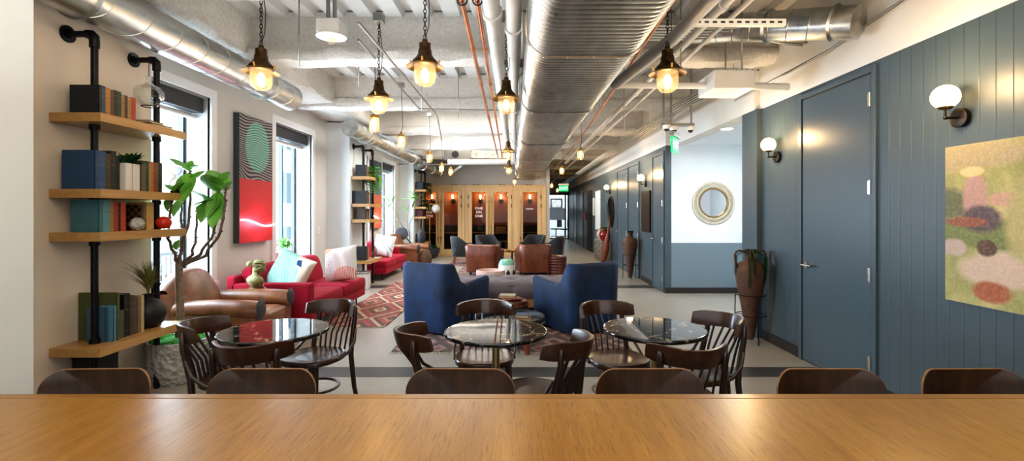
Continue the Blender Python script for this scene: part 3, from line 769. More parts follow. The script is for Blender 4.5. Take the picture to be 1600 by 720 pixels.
cage = [(585, 193, 5.4, 'caged bulb lamp directly below the second bronze pendant'), (627, 220, 6.9, 'caged bulb lamp on a long cord left of the copper pipes'),
        (671, 246, 9.0, 'caged bulb lamp hanging left of the fan coil box'), (690, 262, 11.2, 'caged bulb lamp just left of the two far white pipe ends'),
        (704, 268, 12.2, 'caged bulb lamp nearest the wooden booth top at left'), (804, 284, 15.0, 'caged bulb lamp glowing before the middle booth top'),
        (907, 241, 8.4, 'caged bulb lamp right of the oval duct by the corridor'), (878, 266, 11.6, 'caged bulb lamp hanging at the corridor entrance'),
        (871, 297, 20.5, 'farthest caged bulb lamp down the corridor'), (862, 290, 17.6, 'caged bulb lamp left of the far exit sign')]
for px, py, d, lab in cage:
    t = make_cage(); t['label'] = lab; t['group'] = 'caged bulb lamps'
    p = P(px, py, d); t.location = (p.x, p.y, p.z)
    z1 = 3.2-p.z
    MB().tube([(0,0,.13), (.02,0,.2), (.0,0,z1)], .004, 6).build('cord', M['black'], t)
    MB().box(-.04, .04, -.04, .04, z1, z1+.06).build('ceiling_box', M['conduit'], t)
    point('lamp_light', (0,0,-.0), 7, WARM, .03, t)
def sconce(X, y, z, label, power=6):
    t = thing('wall_sconce', label, 'lamp', (X, y, z), 0, 'opal globe wall sconces')
    MB().lathe([(.0001,0),(.058,0),(.06,-.008),(.06,-.028),(.05,-.032),(.0001,-.032)], n=28, axis='X').build('backplate', M['darkbronze'], t)
    MB().tube([(-.03,0,0), (-.1,0,0)], .008, 8).sphere((-.105,0,0), .012, 10, 6).tube([(-.105,0,0), (-.105,0,.055)], .007, 8).build('arm', M['darkbronze'], t)
    MB().lathe([(.0001,.05),(.028,.052),(.042,.066),(.0001,.066)], (-.105,0,0), 20).build('cup', M['brass'], t)
    MB().sphere((-.105,0,.128), .074, 28, 18).build('globe', M['opal'], t)
    point('sconce_light', (-.105, 0, .128), power, (1,.70,.36), .074, t).visible_camera if 0 else None
    return t
sc_y = [(XR, 2.98, 2.0, 'opal globe wall sconce above the large painting'), (XR, 5.1, 2.0, 'opal globe wall sconce above the near tall urn'),
        (XC, 9.75, 1.98, 'opal globe wall sconce above the small corridor painting'), (XC, 13.6, 1.98, 'opal globe wall sconce above the oval corridor mirror')]
for X, y, z, lab in sc_y: sconce(X, y, z, lab)
# added unseen lamp standing off each globe, washing the wall with sconce light
for X, y, z, lab in sc_y:
    point('sconce_wash_fill', (X-.33, y, z+.2), 16, (1,.66,.32), .06)
# ================================================================ SEATING IN THE FOREGROUND
def bent_chair():
    t = thing('bentwood_chair', '', 'chair')
    # seat: rounded, wider at the front (+Y)
    pts = []
    for i in range(40):
        a = 2*PI*i/40; c, s = math.cos(a), math.sin(a)
        x = math.copysign(abs(c)**.8, c)*(.195+.012*s); y = math.copysign(abs(s)**.85, s)*.2
        pts.append((x, y))
    mb = MB(); rings = []
    for k, z in ((.93, .425), (1.0, .43), (1.0, .455), (.97, .462), (.9, .458), (.5, .45)):
        rings.append([Vector((x*k, y*k, z)) for x, y in pts])
    mb.loft(rings, True); mb.build('seat', M['darkseat'], t)
    R = MB(); N = 18; path = []
    def rail(tt, back=0): return (.195*tt, -.31+.17*tt*tt-back)
    rings = []
    for i in range(N+1):
        u = -1+2*i/N; x, y = rail(u); nx, ny = -2*.17*u/.195, 1.0; l = math.hypot(nx, ny); nx /= l; ny /= l
        e = 1-.25*max(0, abs(u)-.85)/.15; h = .047*e; zc = .735; th = .011
        rings.append([Vector((x+nx*a, y+ny*a-.012*b/.047, zc+b)) for a, b in ((-th,-h),(th,-h),(th*1.2,-h*.5),(th*1.2,h*.5),(th,h*.92),(0,h),(-th,h*.92),(-th*1.2,h*.5),(-th*1.2,-h*.5))])
    R.loft(rings, True); R.build('top_rail', M['darkrail'], t)
    for s in (-1, 1):
        x, y = rail(.8*s, .026)
        MB().tube([(s*.195,-.235,0), (s*.18,-.19,.2), (s*.165,-.175,.42), (s*.162,-.185,.5), (x*.99,y+.0,.66), (x,y-.003,.735), (x,y-.004,.752)], [.013,.016,.018,.018,.017,.016,.008], 10).build('leg', M['darkwood'], t)
        MB().tube([(s*.175,.19,0), (s*.158,.155,.25), (s*.15,.145,.43)], [.012,.016,.018], 10).build('leg', M['darkwood'], t)
        MB().tube([(s*.185,-.2,.6), (s*.205,-.16,.52), (s*.212,-.09,.47), (s*.2,.0,.44)], [.008,.010,.011,.009], 8).build('hip_brace', M['darkwood'], t)
        MB().tube([(s*.155,.145,.2), (s*.12,.13,.33), (s*.05,.1,.41), (0,.09,.425)], .008, 8).build('bentwood_brace', M['darkwood'], t)
    for k in range(6):
        u = (k-2.5)/2.5; x, y = rail(u*.58)
        MB().tube([(.105*u, -.178, .45), (.112*u, -.2, .56), (x, y+.004, .70)], [(.009,.005)]*3, 8).build('slat', M['darkwood'], t)
    MB().tube([(.155*math.cos(a*PI/12), .155*math.sin(a*PI/12)-.01, .24) for a in range(24)], .009, 8, closed=True).build('stretcher_ring', M['darkwood'], t)
    return t
def faceto(dx, dy): return math.atan2(-dx, dy)
c0 = bent_chair()
BC = [(-1.66, 2.86, (1, .10), 'dark bentwood chair at the left end of the leftmost cafe table, beside the stone planter'),
      (-1.355, 2.60, (-.02, 1), 'dark bentwood chair with its back to the camera, in front of the leftmost cafe table'),
      (-1.39, 3.26, (-.35, -1), 'dark bentwood chair behind the leftmost cafe table facing the camera'),
      (-.37, 2.72, (1, .26), 'dark bentwood chair at the left side of the middle cafe table'),
      (-.235, 3.24, (.05, -1), 'dark bentwood chair behind the middle cafe table, between the two blue armchairs'),
      (.08, 2.60, (-.87, .5), 'dark bentwood chair at the right side of the middle cafe table'),
      (.645, 3.2, (.28, -1), 'dark bentwood chair behind the rightmost cafe table, left of it'),
      (.83, 2.55, (-.0, 1), 'dark bentwood chair with its back to the camera, in front of the rightmost cafe table'),
      (1.06, 2.93, (-.94, -.33), 'dark bentwood chair at the right end of the rightmost cafe table')]
for k, (x, y, f, lab) in enumerate(BC):
    rz = faceto(*f)
    if k == 0: place(c0, (x, y, 0), rz); c0['label'] = lab; c0['group'] = 'bentwood chairs round the cafe tables'
    else: dup(c0, (x, y, 0), rz, lab, 'bentwood chairs round the cafe tables')
def cafe_table():
    t = thing('cafe_table', '', 'table')
    MB().lathe([(.0001,.715),(.285,.715),(.297,.72),(.299,.727),(.297,.735),(.2955,.7385),(.292,.74),(.285,.74),(.0001,.74)], n=64).build('tabletop', M['marble'], t)
    MB().lathe([(.0001,.715),(.09,.715),(.09,.70),(.024,.69),(.0225,.66),(.0225,.05)], n=24).build('pole', M['brushed'], t)
    MB().lathe([(.0225,.05),(.05,.035),(.2,.02),(.215,.008),(.215,0),(.0001,0)], n=40).build('base', M['iron'], t)
    return t
t0 = cafe_table()
for k, (x, y, lab) in enumerate(((-1.42, 2.80, 'round black marble cafe table, leftmost of the three, before the leather armchair'), (-.137, 2.79, 'round black marble cafe table in the middle, before the blue armchairs'), (.79, 2.84, 'round black marble cafe table, rightmost of the three'))):
    if k == 0: place(t0, (x, y, 0)); t0['label'] = lab; t0['group'] = 'round cafe tables'
    else: dup(t0, (x, y, 0), .9*k, lab, 'round cafe tables')
# foreground communal table
t = thing('communal_table', 'long oak communal table filling the foreground', 'table', (0, 1.3, 0))
MB().box(-2.45, 2.6, -.44, .41, .722, .76).build('tabletop', M['tabletop'], t, bevel=.003)
MB().box(-2.45, 2.6, .411, .455, .7205, .76).build('edge_band', M['tableedge'], t, bevel=.003)
for x in (-2.25, -.8, .8, 2.4):
    for y in (-.36, .36): MB().box(x-.03, x+.03, y-.03, y+.03, 0, .722).build('leg', M['iron'], t)
def ply_chair():
    t = thing('plywood_chair', '', 'chair')       # faces -Y, back at +Y
    pts = []
    for (sx, sz, a0, r) in ((1,1,0,.075),(-1,1,PI/2,.075),(-1,-1,PI,.04),(1,-1,1.5*PI,.04)):
        for i in range(9):
            a = a0+PI/2*i/8; pts.append((sx*((.212 if sz > 0 else .205)-r)+r*math.cos(a), sz*(.12-r)+r*math.sin(a)))
    def cur(x, z, off): return Vector((x, .215-.055*(x/.21)**2+.12*z+off, .675+z))
    mb = MB(); n = len(pts); F_ = []; 
    def sheet(off, rev):
        rings = []
        for k in (1, .93, .75, .5, .25, .02): rings.append([cur(x*k, z*k, off) for x, z in pts])
        mb.loft(rings, False)
    sheet(0, 0); sheet(.012, 1)
    mb.m(1); rings = [[cur(x, z, 0) for x, z in pts], [cur(x*1.008, z*1.012, .003) for x, z in pts], [cur(x*1.008, z*1.012, .009) for x, z in pts], [cur(x, z, .012) for x, z in pts]]
    mb.loft(rings, False); mb.build('backrest', [M['ply'], M['plyedge']], t)
    sp = rrect(.41, .4, .09, 6); rings = [[Vector((x, y-.02, z+.03*max(0, -y-.12)*-1)) for x, y in sp] for z in (.44, .452)]
    MB().loft(rings, True, smooth=False).build('seat', M['ply'], t, bevel=.003)
    MB().tube([(0,.15,.44), (0,.24,.5), (0,.23,.62)], [(.04,.006)]*3, 8).build('back_spine', M['ply'], t)
    for sx in (-1, 1):
        for sy in (-1, 1): MB().tube([(sx*.15, sy*.13-.02, .44), (sx*.2, sy*.2, 0)], .011, 8).build('leg', M['iron'], t)
    return t
p0 = ply_chair()
PC = [(166, 'dark plywood chair back rising behind the table, below the bookshelf at far left'), (418, 'dark plywood chair back behind the table, in front of the leftmost cafe table'),
      (720, 'dark plywood chair back behind the table, in front of the middle cafe table'), (1012, 'dark plywood chair back behind the table, in front of the rightmost cafe table'),
      (1288, 'dark plywood chair back behind the table, in front of the near blue door'), (1509, 'dark plywood chair back behind the table at far right, below the painting')]
for k, (px, lab) in enumerate(PC):
    d = 1.93; x = (px-CX)/F*d
    if k == 0: place(p0, (x, d-.215, 0), .04); p0['label'] = lab; p0['group'] = 'plywood chairs along the communal table'
    else: dup(p0, (x, d-.215, (-.012, -.012, -.016, -.018, -.018)[k-1]*0), (0, -.02, .02, .0, .02)[k-1], lab, 'plywood chairs along the communal table')

# ================================================================ LOUNGE
def barrel(name, label, cat, loc, rz, w, d, hb, ha, mat, th=.1, zb=.06, drop=(-.02, .12), taper=.94, legs=None, cush=None, rb=.3, seat_z=.42, arm_slope=0, group=None, rf=.05):
    """tub chair facing +Y: U-shaped shell, seat, feet"""
    t = thing(name, label, cat, loc, rz, group)
    # outer path from front-left arm round the back to front-right arm
    path = [(-w/2, d/2)]; 
    for i in range(6): path.append((-w/2, d/2-(d-rb)*(i+1)/6))
    for i in range(1, 9):
        a = PI+PI/2*i/8; path.append((-w/2+rb+rb*math.cos(a), -d/2+rb+rb*math.sin(a)))
    n = 8
    for i in range(1, n): path.append((-w/2+rb+(w-2*rb)*i/n, -d/2))
    half = path[:]; 
    for i in range(0, 9):
        a = 1.5*PI+PI/2*i/8; path.append((w/2-rb+rb*math.cos(a), -d/2+rb+rb*math.sin(a)))
    for i in range(6): path.append((w/2, -d/2+rb+(d-rb)*(i+1)/6))
    rings = []; m = len(path)
    for i, (x, y) in enumerate(path):
        p, q = path[max(0, i-1)], path[min(m-1, i+1)]; tx, ty = q[0]-p[0], q[1]-p[1]; l = math.hypot(tx, ty); nx, ny = -ty/l, tx/l   # inward
        k = min(1, max(0, (y-(-d/2+ (d*.5+drop[0])))/(drop[1]-drop[0]))); k = k*k*(3-2*k)
        h = hb+(ha-hb)*k + arm_slope*max(0, y-drop[1])
        e = 1-0.0*k; tt = th
        f = taper
        r = []
        for (a, z, kk) in ((0, zb, f), (0, zb+(h-zb)*.5, (1+f)/2), (0, h-.045, 1), (.15, h-.015, 1), (.5, h, 1), (.85, h-.015, 1), (1, h-.045, 1), (1, zb+(h-zb)*.5, 1), (1, zb, 1)):
            r.append(Vector(((x+nx*tt*a)*kk, (y+ny*tt*a)*kk, z)))
        rings.append(r)
    MB().loft(rings, True).build('shell', mat, t)
    sw = w-2*th+.01; zs = zb
    sp = rrect(sw, d-th-.01, min(.12, rb*.6), 5, 0, th/2)
    MB().loft([[Vector((x*taper, y*taper, zb)) for x, y in sp], [Vector((x, y, seat_z-.14)) for x, y in sp]], True, smooth=False).build('base', mat, t)
    sp = rrect(sw, d-th+.01, .08, 5, 0, th/2+.015); rr = []
    for k, z in ((.96, seat_z-.14), (1, seat_z-.12), (1, seat_z-.03), (.97, seat_z), (.8, seat_z+.012), (.4, seat_z+.018)): rr.append([Vector((x*k, (y-.03)*k+.03, z)) for x, y in sp])
    MB().loft(rr, True).build('seat_cushion', cush or mat, t)
    if legs:
        lr0, lr1, lm, sp_ = legs
        for sx in (-1, 1):
            for sy in (-1, 1): MB().cyl((sx*(w/2-.12)*(1+sp_), sy*(d/2-.12)*(1+sp_), 0), (sx*(w/2-.13)*.97, sy*(d/2-.13)*.97, zb+.01), lr0, lr1, 10).build('leg', lm, t)
    return t
barrel('velvet_armchair', 'navy velvet barrel armchair on the left, seen from behind', 'armchair', (-.92, 5.95, 0), -.50, .74, .86, .83, .56, M['velvet'], .10, .04, (-.20, -.155), .96, (.03, .03, M['black'], 0), rb=.14, seat_z=.44, arm_slope=.1)
barrel('velvet_armchair', 'navy velvet barrel armchair on the right, seen from behind', 'armchair', (.70, 5.95, 0), .52, .74, .86, .83, .56, M['velvet'], .10, .04, (-.20, -.155), .96, (.03, .03, M['black'], 0), rb=.14, seat_z=.44, arm_slope=.1)
legd = (.018, .024, M['black'], .02)
barrel('leather_tub_chair', 'chestnut leather tub chair on the left beyond the grey bench', 'armchair', (-.80, 10.95, 0), -.22, .74, .74, .70, .58, M['leatherred'], .12, .09, (.0, .15), .93, legd, rb=.13, seat_z=.42)
barrel('leather_tub_chair', 'chestnut leather tub chair on the right beyond the grey bench', 'armchair', (.31, 10.95, 0), .2, .74, .74, .70, .58, M['leatherred'], .12, .09, (.0, .15), .93, legd, rb=.13, seat_z=.42)
legw = (.012, .02, M['oar'], .08)
for k, (x, y, rz, lab) in enumerate(((-1.58, 13.15, -1.35, 'charcoal tub chair at left, standing on the pink rug before the booths'), (-.95, 13.9, -2.6, 'charcoal tub chair behind the left leather tub chair'), (.42, 13.9, 2.6, 'charcoal tub chair behind the right leather tub chair'), (.93, 13.15, 1.3, 'charcoal tub chair at right beside the corridor mouth'))):
    barrel('wool_tub_chair', lab, 'armchair', (x, y, 0), rz, .64, .62, .76, .56, M['charcoal'], .07, .22, (-.16, .2), .8, legw, rb=.26, seat_z=.44, group='charcoal tub chairs')

def club_chair(label, loc, rz, mat, s=1):
    t = thing('leather_club_chair', label, 'armchair', loc, rz)        # faces +Y
    for sx in (-1, 1):
        mb = MB(); rings = []
        for i, y in enumerate((-.36, -.2, 0, .2, .36, .40)):
            z = .50+.012*math.sin(i); r = (.105, .11, .115, .12, .12, .10)[i]
            rings.append([Vector((sx*.33+math.cos(2*PI*j/20)*r, y, z+math.sin(2*PI*j/20)*r*.72)) for j in range(20)])
        mb.loft(rings, True); mb.build('arm_roll', mat, t)
        MB().box(sx*.33-.085, sx*.33+.085, -.38, .38, .1, .48).build('arm_panel', mat, t, bevel=.03, seg=3)
        MB().lathe([(.0001,.412),(.07,.412),(.085,.40),(.1,.395)], (sx*.33, 0, .50), 20, axis='Y').build('arm_facing', M['darkgrey'], t)
    def bk(u, v):
        x = (u-.5)*.74; k = 1-abs(x/.37)**2.6*.55; zt = .52+.30*k
        z = .35+(zt-.35)*v; y = -.30-.16*v-.0*k
        return x, y, z
    mb = MB(); N, Q = 20, 10
    def front(u, v):
        x, y, z = bk(u, v); b = .07*math.sin(PI*min(1, max(0, u)))**.5*math.sin(PI*(.1+.8*v))**.6; return Vector((x, y+b+.03, z))
    def rear(u, v):
        x, y, z = bk(u, v); b = .05*math.sin(PI*u)**.5*math.sin(PI*(.1+.8*v))**.6; return Vector((x, y-b-.07, z))
    mb.grid(front, N, Q).grid(rear, N, Q)
    def edge(u, v):
        a = front(u, 1); b = rear(u, 1); m_ = (a+b)/2; c = math.cos(PI*v); return m_+(a-m_)*c+Vector((0,0,.035*math.sin(PI*v)))
    mb.grid(edge, N, 6)
    for uu in (0, 1): mb.grid(lambda u, v, uu=uu: front(uu, v).lerp(rear(uu, v), u)+Vector(((uu-.5)*.05*math.sin(PI*u),0,0)), 4, Q)
    mb.build('backrest', mat, t)
    sp = rrect(.48, .66, .07, 5, 0, .08); rr = []
    for k, z in ((.96, .3), (1, .32), (1, .41), (.96, .435), (.8, .45), (.4, .455)): rr.append([Vector((x*k, (y-.08)*k+.08, z)) for x, y in sp])
    MB().loft(rr, True).build('seat_cushion', mat, t)
    MB().box(-.25, .25, -.36, .38, .1, .31).build('base', mat, t, bevel=.02)
    for sx in (-1, 1):
        for sy in (-1, 1): MB().cyl((sx*.34, sy*.33, 0), (sx*.34, sy*.33, .11), .022, .028, 10).build('leg', M['black'], t)
    return t
club_chair('worn brown leather club armchair with rolled arms at left, beside the crimson sofa', (-2.86, 4.88, 0), -PI/2+.05, M['leather'])
club_chair('brown leather club armchair beyond the far crimson sofa', (-2.85, 12.6, 0), -PI/2-.25, M['leather'])

def soft_box(x0, x1, y0, y1, z0, z1, r=.035, puff=.02):
    cx, cy = (x0+x1)/2, (y0+y1)/2; sp = rrect(x1-x0, y1-y0, r, 4); rr = []
    for k, z in ((.96, z0), (1, z0+r*.5), (1, z1-r), (.985, z1-r*.35), (.94, z1), (.6, z1+puff*.8), (.2, z1+puff)): rr.append([Vector((cx+x*k, cy+y*k, z)) for x, y in sp])
    return MB().loft(rr, True)
def sofa(label, X0, X1, y0, y1, far_arm=False, near_arm=True):
    t = thing('crimson_sofa', label, 'sofa', (0,0,0), 0, 'crimson sofas under the windows')
    ya = y0+.13 if near_arm else y0; yb = y1-.13 if far_arm else y1
    MB().box(X0+.02, X1-.01, ya, yb, .13, .27).build('base', M['red'], t, bevel=.02)
    n = 2; L = (yb-ya)/n
    for k in range(n):
        soft_box(X0+.22, X1, ya+k*L+.004, ya+(k+1)*L-.004, .25, .405, .04, .012).build('seat_cushion', M['red'], t)
        mb = MB(); a, b = ya+k*L+.01, ya+(k+1)*L-.01
        def fb(u, v, a=a, b=b):
            ang = v*2*PI; y = a+(b-a)*u; e = min(1, 6*min(u, 1-u)+.25)
            cx, cz = X0+.2, .57; rx, rz = .11*(.5+.5*e), .2*(.8+.2*e); c, s = math.cos(ang), math.sin(ang)
            xx = math.copysign(abs(c)**.6, c)*rx; zz = math.copysign(abs(s)**.6, s)*rz
            return Vector((cx+xx-zz*.28, y, cz+zz))
        mb.grid(fb, 12, 24); mb.add([fb(0, v/24) for v in range(24)], [tuple(range(24))]); mb.add([fb(1, v/24) for v in range(24)], [tuple(range(24))]); mb.build('back_cushion', M['red'], t)
    MB().box(X0, X0+.11, y0+.0, y1, .13, .68).build('back_frame', M['red'], t, bevel=.025, seg=3)
    if near_arm: MB().box(X0+.05, X1+.005, y0, y0+.13, .12, .60).build('arm', M['red'], t, bevel=.022, seg=3)
    if far_arm: MB().box(X0+.05, X1-.2, y1-.13, y1, .12, .56).build('arm', M['red'], t, bevel=.022, seg=3)
    for x in (X0+.1, X1-.12):
        for y in (y0+.12, y1-.1): MB().cyl((x, y, 0), (x, y, .14), .012, n=8).build('leg', M['black'], t)
    return t
sofa('crimson sofa with square arm under the second window, next to the green bust', -3.36, -2.40, 5.52, 7.55)
sofa('crimson sofa farther back, beyond the second bookshelf', -3.5, -2.74, 9.95, 11.85, True, False)

def pillow(name, label, loc, w, mat, rot, th=.16):
    """soft square cushion standing in its local XZ plane"""
    o = None; mb = MB(); N = 18
    def f(s):
        def g(u, v):
            a, b = 2*u-1, 2*v-1; pin = 1-.10*(1-abs(a)**2)*abs(b)**6 if 0 else 1
            x = a*w/2*(1-.07*(1-b*b)*0-.06*(1-(b*b))*(abs(a)**8)); z = b*w/2*(1-.06*(1-(a*a))*(abs(b)**8))
            t_ = (max(0, 1-a**4)*max(0, 1-b**4))**.55*th/2; return Vector((x, s*t_+.008*math.sin(9*a+4*b)*(1-a*a)*(1-b*b), z))
        return g
    mb.grid(f(1), N, N).grid(f(-1), N, N)
    o = mb.build(name, mat); o.location = loc; o.rotation_euler = rot; tag(o, label, 'pillow'); return o
def pillow_mat(name, kind):
    t = NT(name); v = t.coord((1,1,1)); s = t.sep(v)
    if kind == 0:     # mint with cream and blue patches
        n = t.noise(t.coord((1,.01,1)), 4.2, 2, .5, .6); st = t.math('SINE', t.math('MULTIPLY', t.math('ADD', s['X'], t.math('MULTIPLY', s['Z'], .5)), 160))
        c = t.mix(t.math('MULTIPLY', t.math('GREATER_THAN', st, .4), .35), hx('#8fbcb6'), hx('#c9dcd8'))
        k = t.math('GREATER_THAN', t.math('ADD', s['X'], t.math('ADD', t.math('MULTIPLY', n, .25), t.math('MULTIPLY', s['Z'], .35))), .25)
        w = t.add('ShaderNodeTexVoronoi'); w.inputs['Scale'].default_value = 9; t.link(t.coord((1,.01,1)), w.inputs['Vector']); q = t.add('ShaderNodeSeparateColor'); t.link(w.outputs['Color'], q.inputs[0])
        p = t.ramp(q.outputs[0], [(0, hx('#d8c8b8')), (.35, hx('#c9d0cc')), (.62, hx('#27456b')), (.75, hx('#e0d6c8')), (.9, hx('#c98f78'))], 'CONSTANT')
        c = t.mix(k, c, p)
    elif kind == 1:   # white with an orange hatched corner
        d = t.math('SQRT', t.math('ADD', t.math('POWER', t.math('SUBTRACT', s['X'], .1), 2), t.math('POWER', t.math('ADD', s['Z'], .25), 2)))
        m_ = t.math('LESS_THAN', d, .2); st = t.math('GREATER_THAN', t.math('SINE', t.math('MULTIPLY', s['X'], 260)), -.1)
        c = t.mix(t.math('MULTIPLY', m_, st), hx('#d9d6d2'), hx('#d0714e'))
        n = t.noise(t.coord((1,.01,1)), 60, 2); k = t.math('MULTIPLY', t.math('GREATER_THAN', n, .6), t.math('LESS_THAN', t.math('ADD', s['X'], t.math('MULTIPLY', s['Z'], .2)), -.08))
        c = t.mix(k, c, hx('#6f7d90')); e = t.math('GREATER_THAN', t.math('SUBTRACT', s['Z'], t.math('MULTIPLY', s['X'], .6)), .29); c = t.mix(e, c, hx('#d77a5e'))
    else:             # white with big navy and teal leaf strokes
        a = t.math('SINE', t.math('ADD', t.math('MULTIPLY', s['X'], 17), t.math('MULTIPLY', t.math('SINE', t.math('MULTIPLY', s['Z'], 9)), 2.2)))
        c = t.ramp(a, [(0, hx('#dfe3e4')), (.55, hx('#1f3d66')), (.7, hx('#dfe3e4')), (.8, hx('#5aa0a8')), (.9, hx('#e6e6e4'))], 'CONSTANT')
    t.base(c); t.set(Roughness=.9); t.bump(t.noise(v, 200, 2), .1, .003); return t.m
pillow('throw_pillow', 'mint green patterned throw pillow at the near end of the crimson sofa', (-2.80, 5.88, .67), .52, pillow_mat('mint_print', 0), (-.32, .36, -.25))
pillow('throw_pillow', 'large white throw pillow with orange hatched corner on the crimson sofa', (-2.62, 7.08, .655), .52, pillow_mat('white_orange_print', 1), (-.25, -.16, -.2))
pillow('throw_pillow', 'white throw pillow with navy leaf strokes on the far crimson sofa', (-3.02, 10.75, .66), .5, pillow_mat('navy_leaf_print', 2), (-.25, .12, -.25))
# side table, bust, glass ball
t = thing('side_table', 'small low side table between leather armchair and crimson sofa', 'table', (-3.0, 5.42, 0))
MB().box(-.28, .26, -.09, .09, .47, .50).build('tabletop', M['oak'], t, bevel=.005)
for sx in (-.22, .2):
    for sy in (-.07, .07): MB().cyl((sx, sy, 0), (sx, sy, .47), .012, n=8).build('leg', M['iron'], t)
t = thing('classical_bust', 'green and gold plaster bust of a woman with tied hair', 'statue', (-2.95, 5.38, .50), -.9)
MB().lathe([(.0001,0),(.07,0),(.07,.02),(.045,.035),(.035,.06),(.05,.075),(.0001,.08)], n=20).build('pedestal', M['bust'], t)
mb = MB(); mb.lathe([(.0001,.06),(.04,.065),(.06,.09),(.095,.12),(.122,.155),(.12,.175),(.085,.20),(.045,.215),(.034,.23),(.033,.26),(.0001,.27)], n=28, sy=.58)
mb.sphere((.035,.045,.145), .032, 14, 10); mb.sphere((-.035,.045,.145), .032, 14, 10); mb.build('shoulders', M['bust'], t)
HM = Matrix.Translation((0, .012, .262)) @ Matrix.Rotation(-.35, 4, 'X')
mb = MB(); mb.lathe([(.0001,-.035),(.018,-.03),(.034,-.012),(.044,.02),(.047,.05),(.042,.078),(.026,.096),(.0001,.102)], (0,.012,0), 22, sy=1.15)
mb.cyl((0,.058,.045), (0,.078,.018), .005, .010, 8).sphere((0,.055,-.006), .012, 10, 6, .5).sphere((.018,.056,.04), .009, 10, 6, .6).sphere((-.018,.056,.04), .009, 10, 6, .6).sphere((0,.046,-.024), .014, 10, 6)
mb.xf(HM); mb.build('head', M['bust'], t)
mb = MB()
for k in range(11):
    u = -1+2*k/10; x = .047*u; zz = .055+.05*math.sqrt(max(0, 1-u*u)); mb.tube([(x*1.05, .048, zz-.012), (x*1.1, .01, zz+.012), (x*.9, -.035, zz-.002), (x*.5, -.06, .05)], .009, 7)
for sx in (-1, 1): mb.tube([(sx*.046,.03,.055), (sx*.052,.005,.02), (sx*.046,-.02,-.01)], .012, 7)
mb.sphere((0,-.078,.052), .030, 16, 12); mb.xf(HM)
mb.tube([(.045,-.0,.26), (.058,.01,.21), (.062,.04,.155)], .010, 7).tube([(-.045,.0,.26), (-.06,-.0,.21), (-.07,.03,.17)], .010, 7)
mb.build('hair', M['bust'], t)
mb = MB()
for k in range(5): mb.tube([(-.115+.02*k,.02,.17), (-.04+.01*k,.07,.12-.01*k), (.06,.06,.09), (.105,.01,.13)], .008, 6)
mb.build('drapery', M['bust'], t)
o = MB().sphere((0,0,0), .045, 20, 14).build('glass_ball', M['redglaze']); o.location = (-2.85, 5.36, .546); tag(o, 'small red glass ball beside the green bust', 'ornament')

for o_ in bpy.data.objects:
    if o_.name.startswith('classical_bust'): o_.scale = (1.15, 1.15, 1.02)
# tufted grey bench
t = thing('tufted_bench', 'long buttoned grey mauve bench on a wooden plinth behind the blue armchairs', 'bench', (-.10, 7.05, 0))
L, D, Zt = 2.5, .82, .46
def tuft(x, y):
    v = 0; px, py = .40, .27
    r = round(y/py); ox = (px/2 if r % 2 else 0); best = 9
    for dr in (-1, 0, 1):
        rr_ = r+dr; ox = px/2 if rr_ % 2 else 0; c = round((x-ox)/px)*px+ox; best = min(best, math.hypot(x-c, y-rr_*py))
    return -.045*math.exp(-(best/.04)**2)-.022*math.exp(-(best/.12)**2)
mb = MB()
def top(u, v):
    x = (u-.5)*L; y = (v-.5)*D; e = min(1, min(L/2-abs(x), D/2-abs(y))/.06); e = max(0, e); return Vector((x, y, Zt-.05*(1-math.sqrt(1-(1-e)**2))+tuft(x, y)*e))
mb.grid(top, 110, 36)
def side(u, v):      # front / back faces bulging
    x = (u-.5)*L; return x, .24+(Zt-.05-.24)*v
for sy in (-1, 1): mb.grid(lambda u, v: Vector((side(u, v)[0], sy*(D/2+.025*math.sin(PI*v)-.028*math.exp(-(((side(u,v)[0]+.2) % .40-.2)/.035)**2)*v), side(u, v)[1])), 110, 6)
for sx in (-1, 1): mb.grid(lambda u, v: Vector((sx*(L/2+.02*math.sin(PI*v)), (u-.5)*D, .24+(Zt-.29)*v)), 12, 6)
mb.build('cushion', M['mauve'], t)
MB().box(-L/2+.03, L/2-.03, -D/2+.03, D/2-.03, .1, .245).build('plinth', M['oak'], t, bevel=.006)
for sx in (-1.1, 0, 1.1):
    for sy in (-.3, .3): MB().box(sx-.03, sx+.03, sy-.03, sy+.03, 0, .1).build('leg', M['black'], t)
# low round coffee table with tray rim
t = thing('coffee_table', 'low round dark wood coffee table with raised rim behind the middle cafe table', 'table', (-.11, 5.05, 0))
MB().lathe([(.0001,.285),(.335,.285),(.345,.33),(.36,.34),(.372,.335),(.375,.30),(.35,.235),(.30,.22),(.0001,.22)], n=48).build('tray_top', M['iron'], t)
for k in range(3):
    a = k*2.09-.9; MB().cyl((.27*math.cos(a), .27*math.sin(a), .24), (.3*math.cos(a), .3*math.sin(a), 0), .032, .026, 12).build('leg', M['oar'], t)
def flat_book(label, x, y, z, w, d, h, col, rz, group=None):
    t = thing('book', label, 'book', (x, y, z), rz, group)
    MB().box(-w/2, w/2, -d/2, d/2, 0, .004).box(-w/2, w/2, -d/2, d/2, h-.004, h).box(-w/2, -w/2+.004, -d/2, d/2, 0, h).build('cover', cloth(col), t)
    MB().box(-w/2+.004, w/2-.004, -d/2+.005, d/2-.005, .004, h-.004).build('pages', M['paper'], t); return t
ZC = .285
flat_book('salmon covered book lying at the front of the coffee table', -.045, 4.85, ZC, .17, .12, .03, '#b4614c', .1)
flat_book('tan book under the blue one on the coffee table', .04, 5.05, ZC, .15, .16, .035, '#8d6a54', -.1)
flat_book('dark blue book topmost of the pair on the coffee table', .03, 5.07, ZC+.036, .14, .15, .03, '#26405c', -.15)
flat_book('dull green magazine lying at the right of the coffee table', .15, 4.93, ZC, .19, .15, .014, '#54564a', -.35)
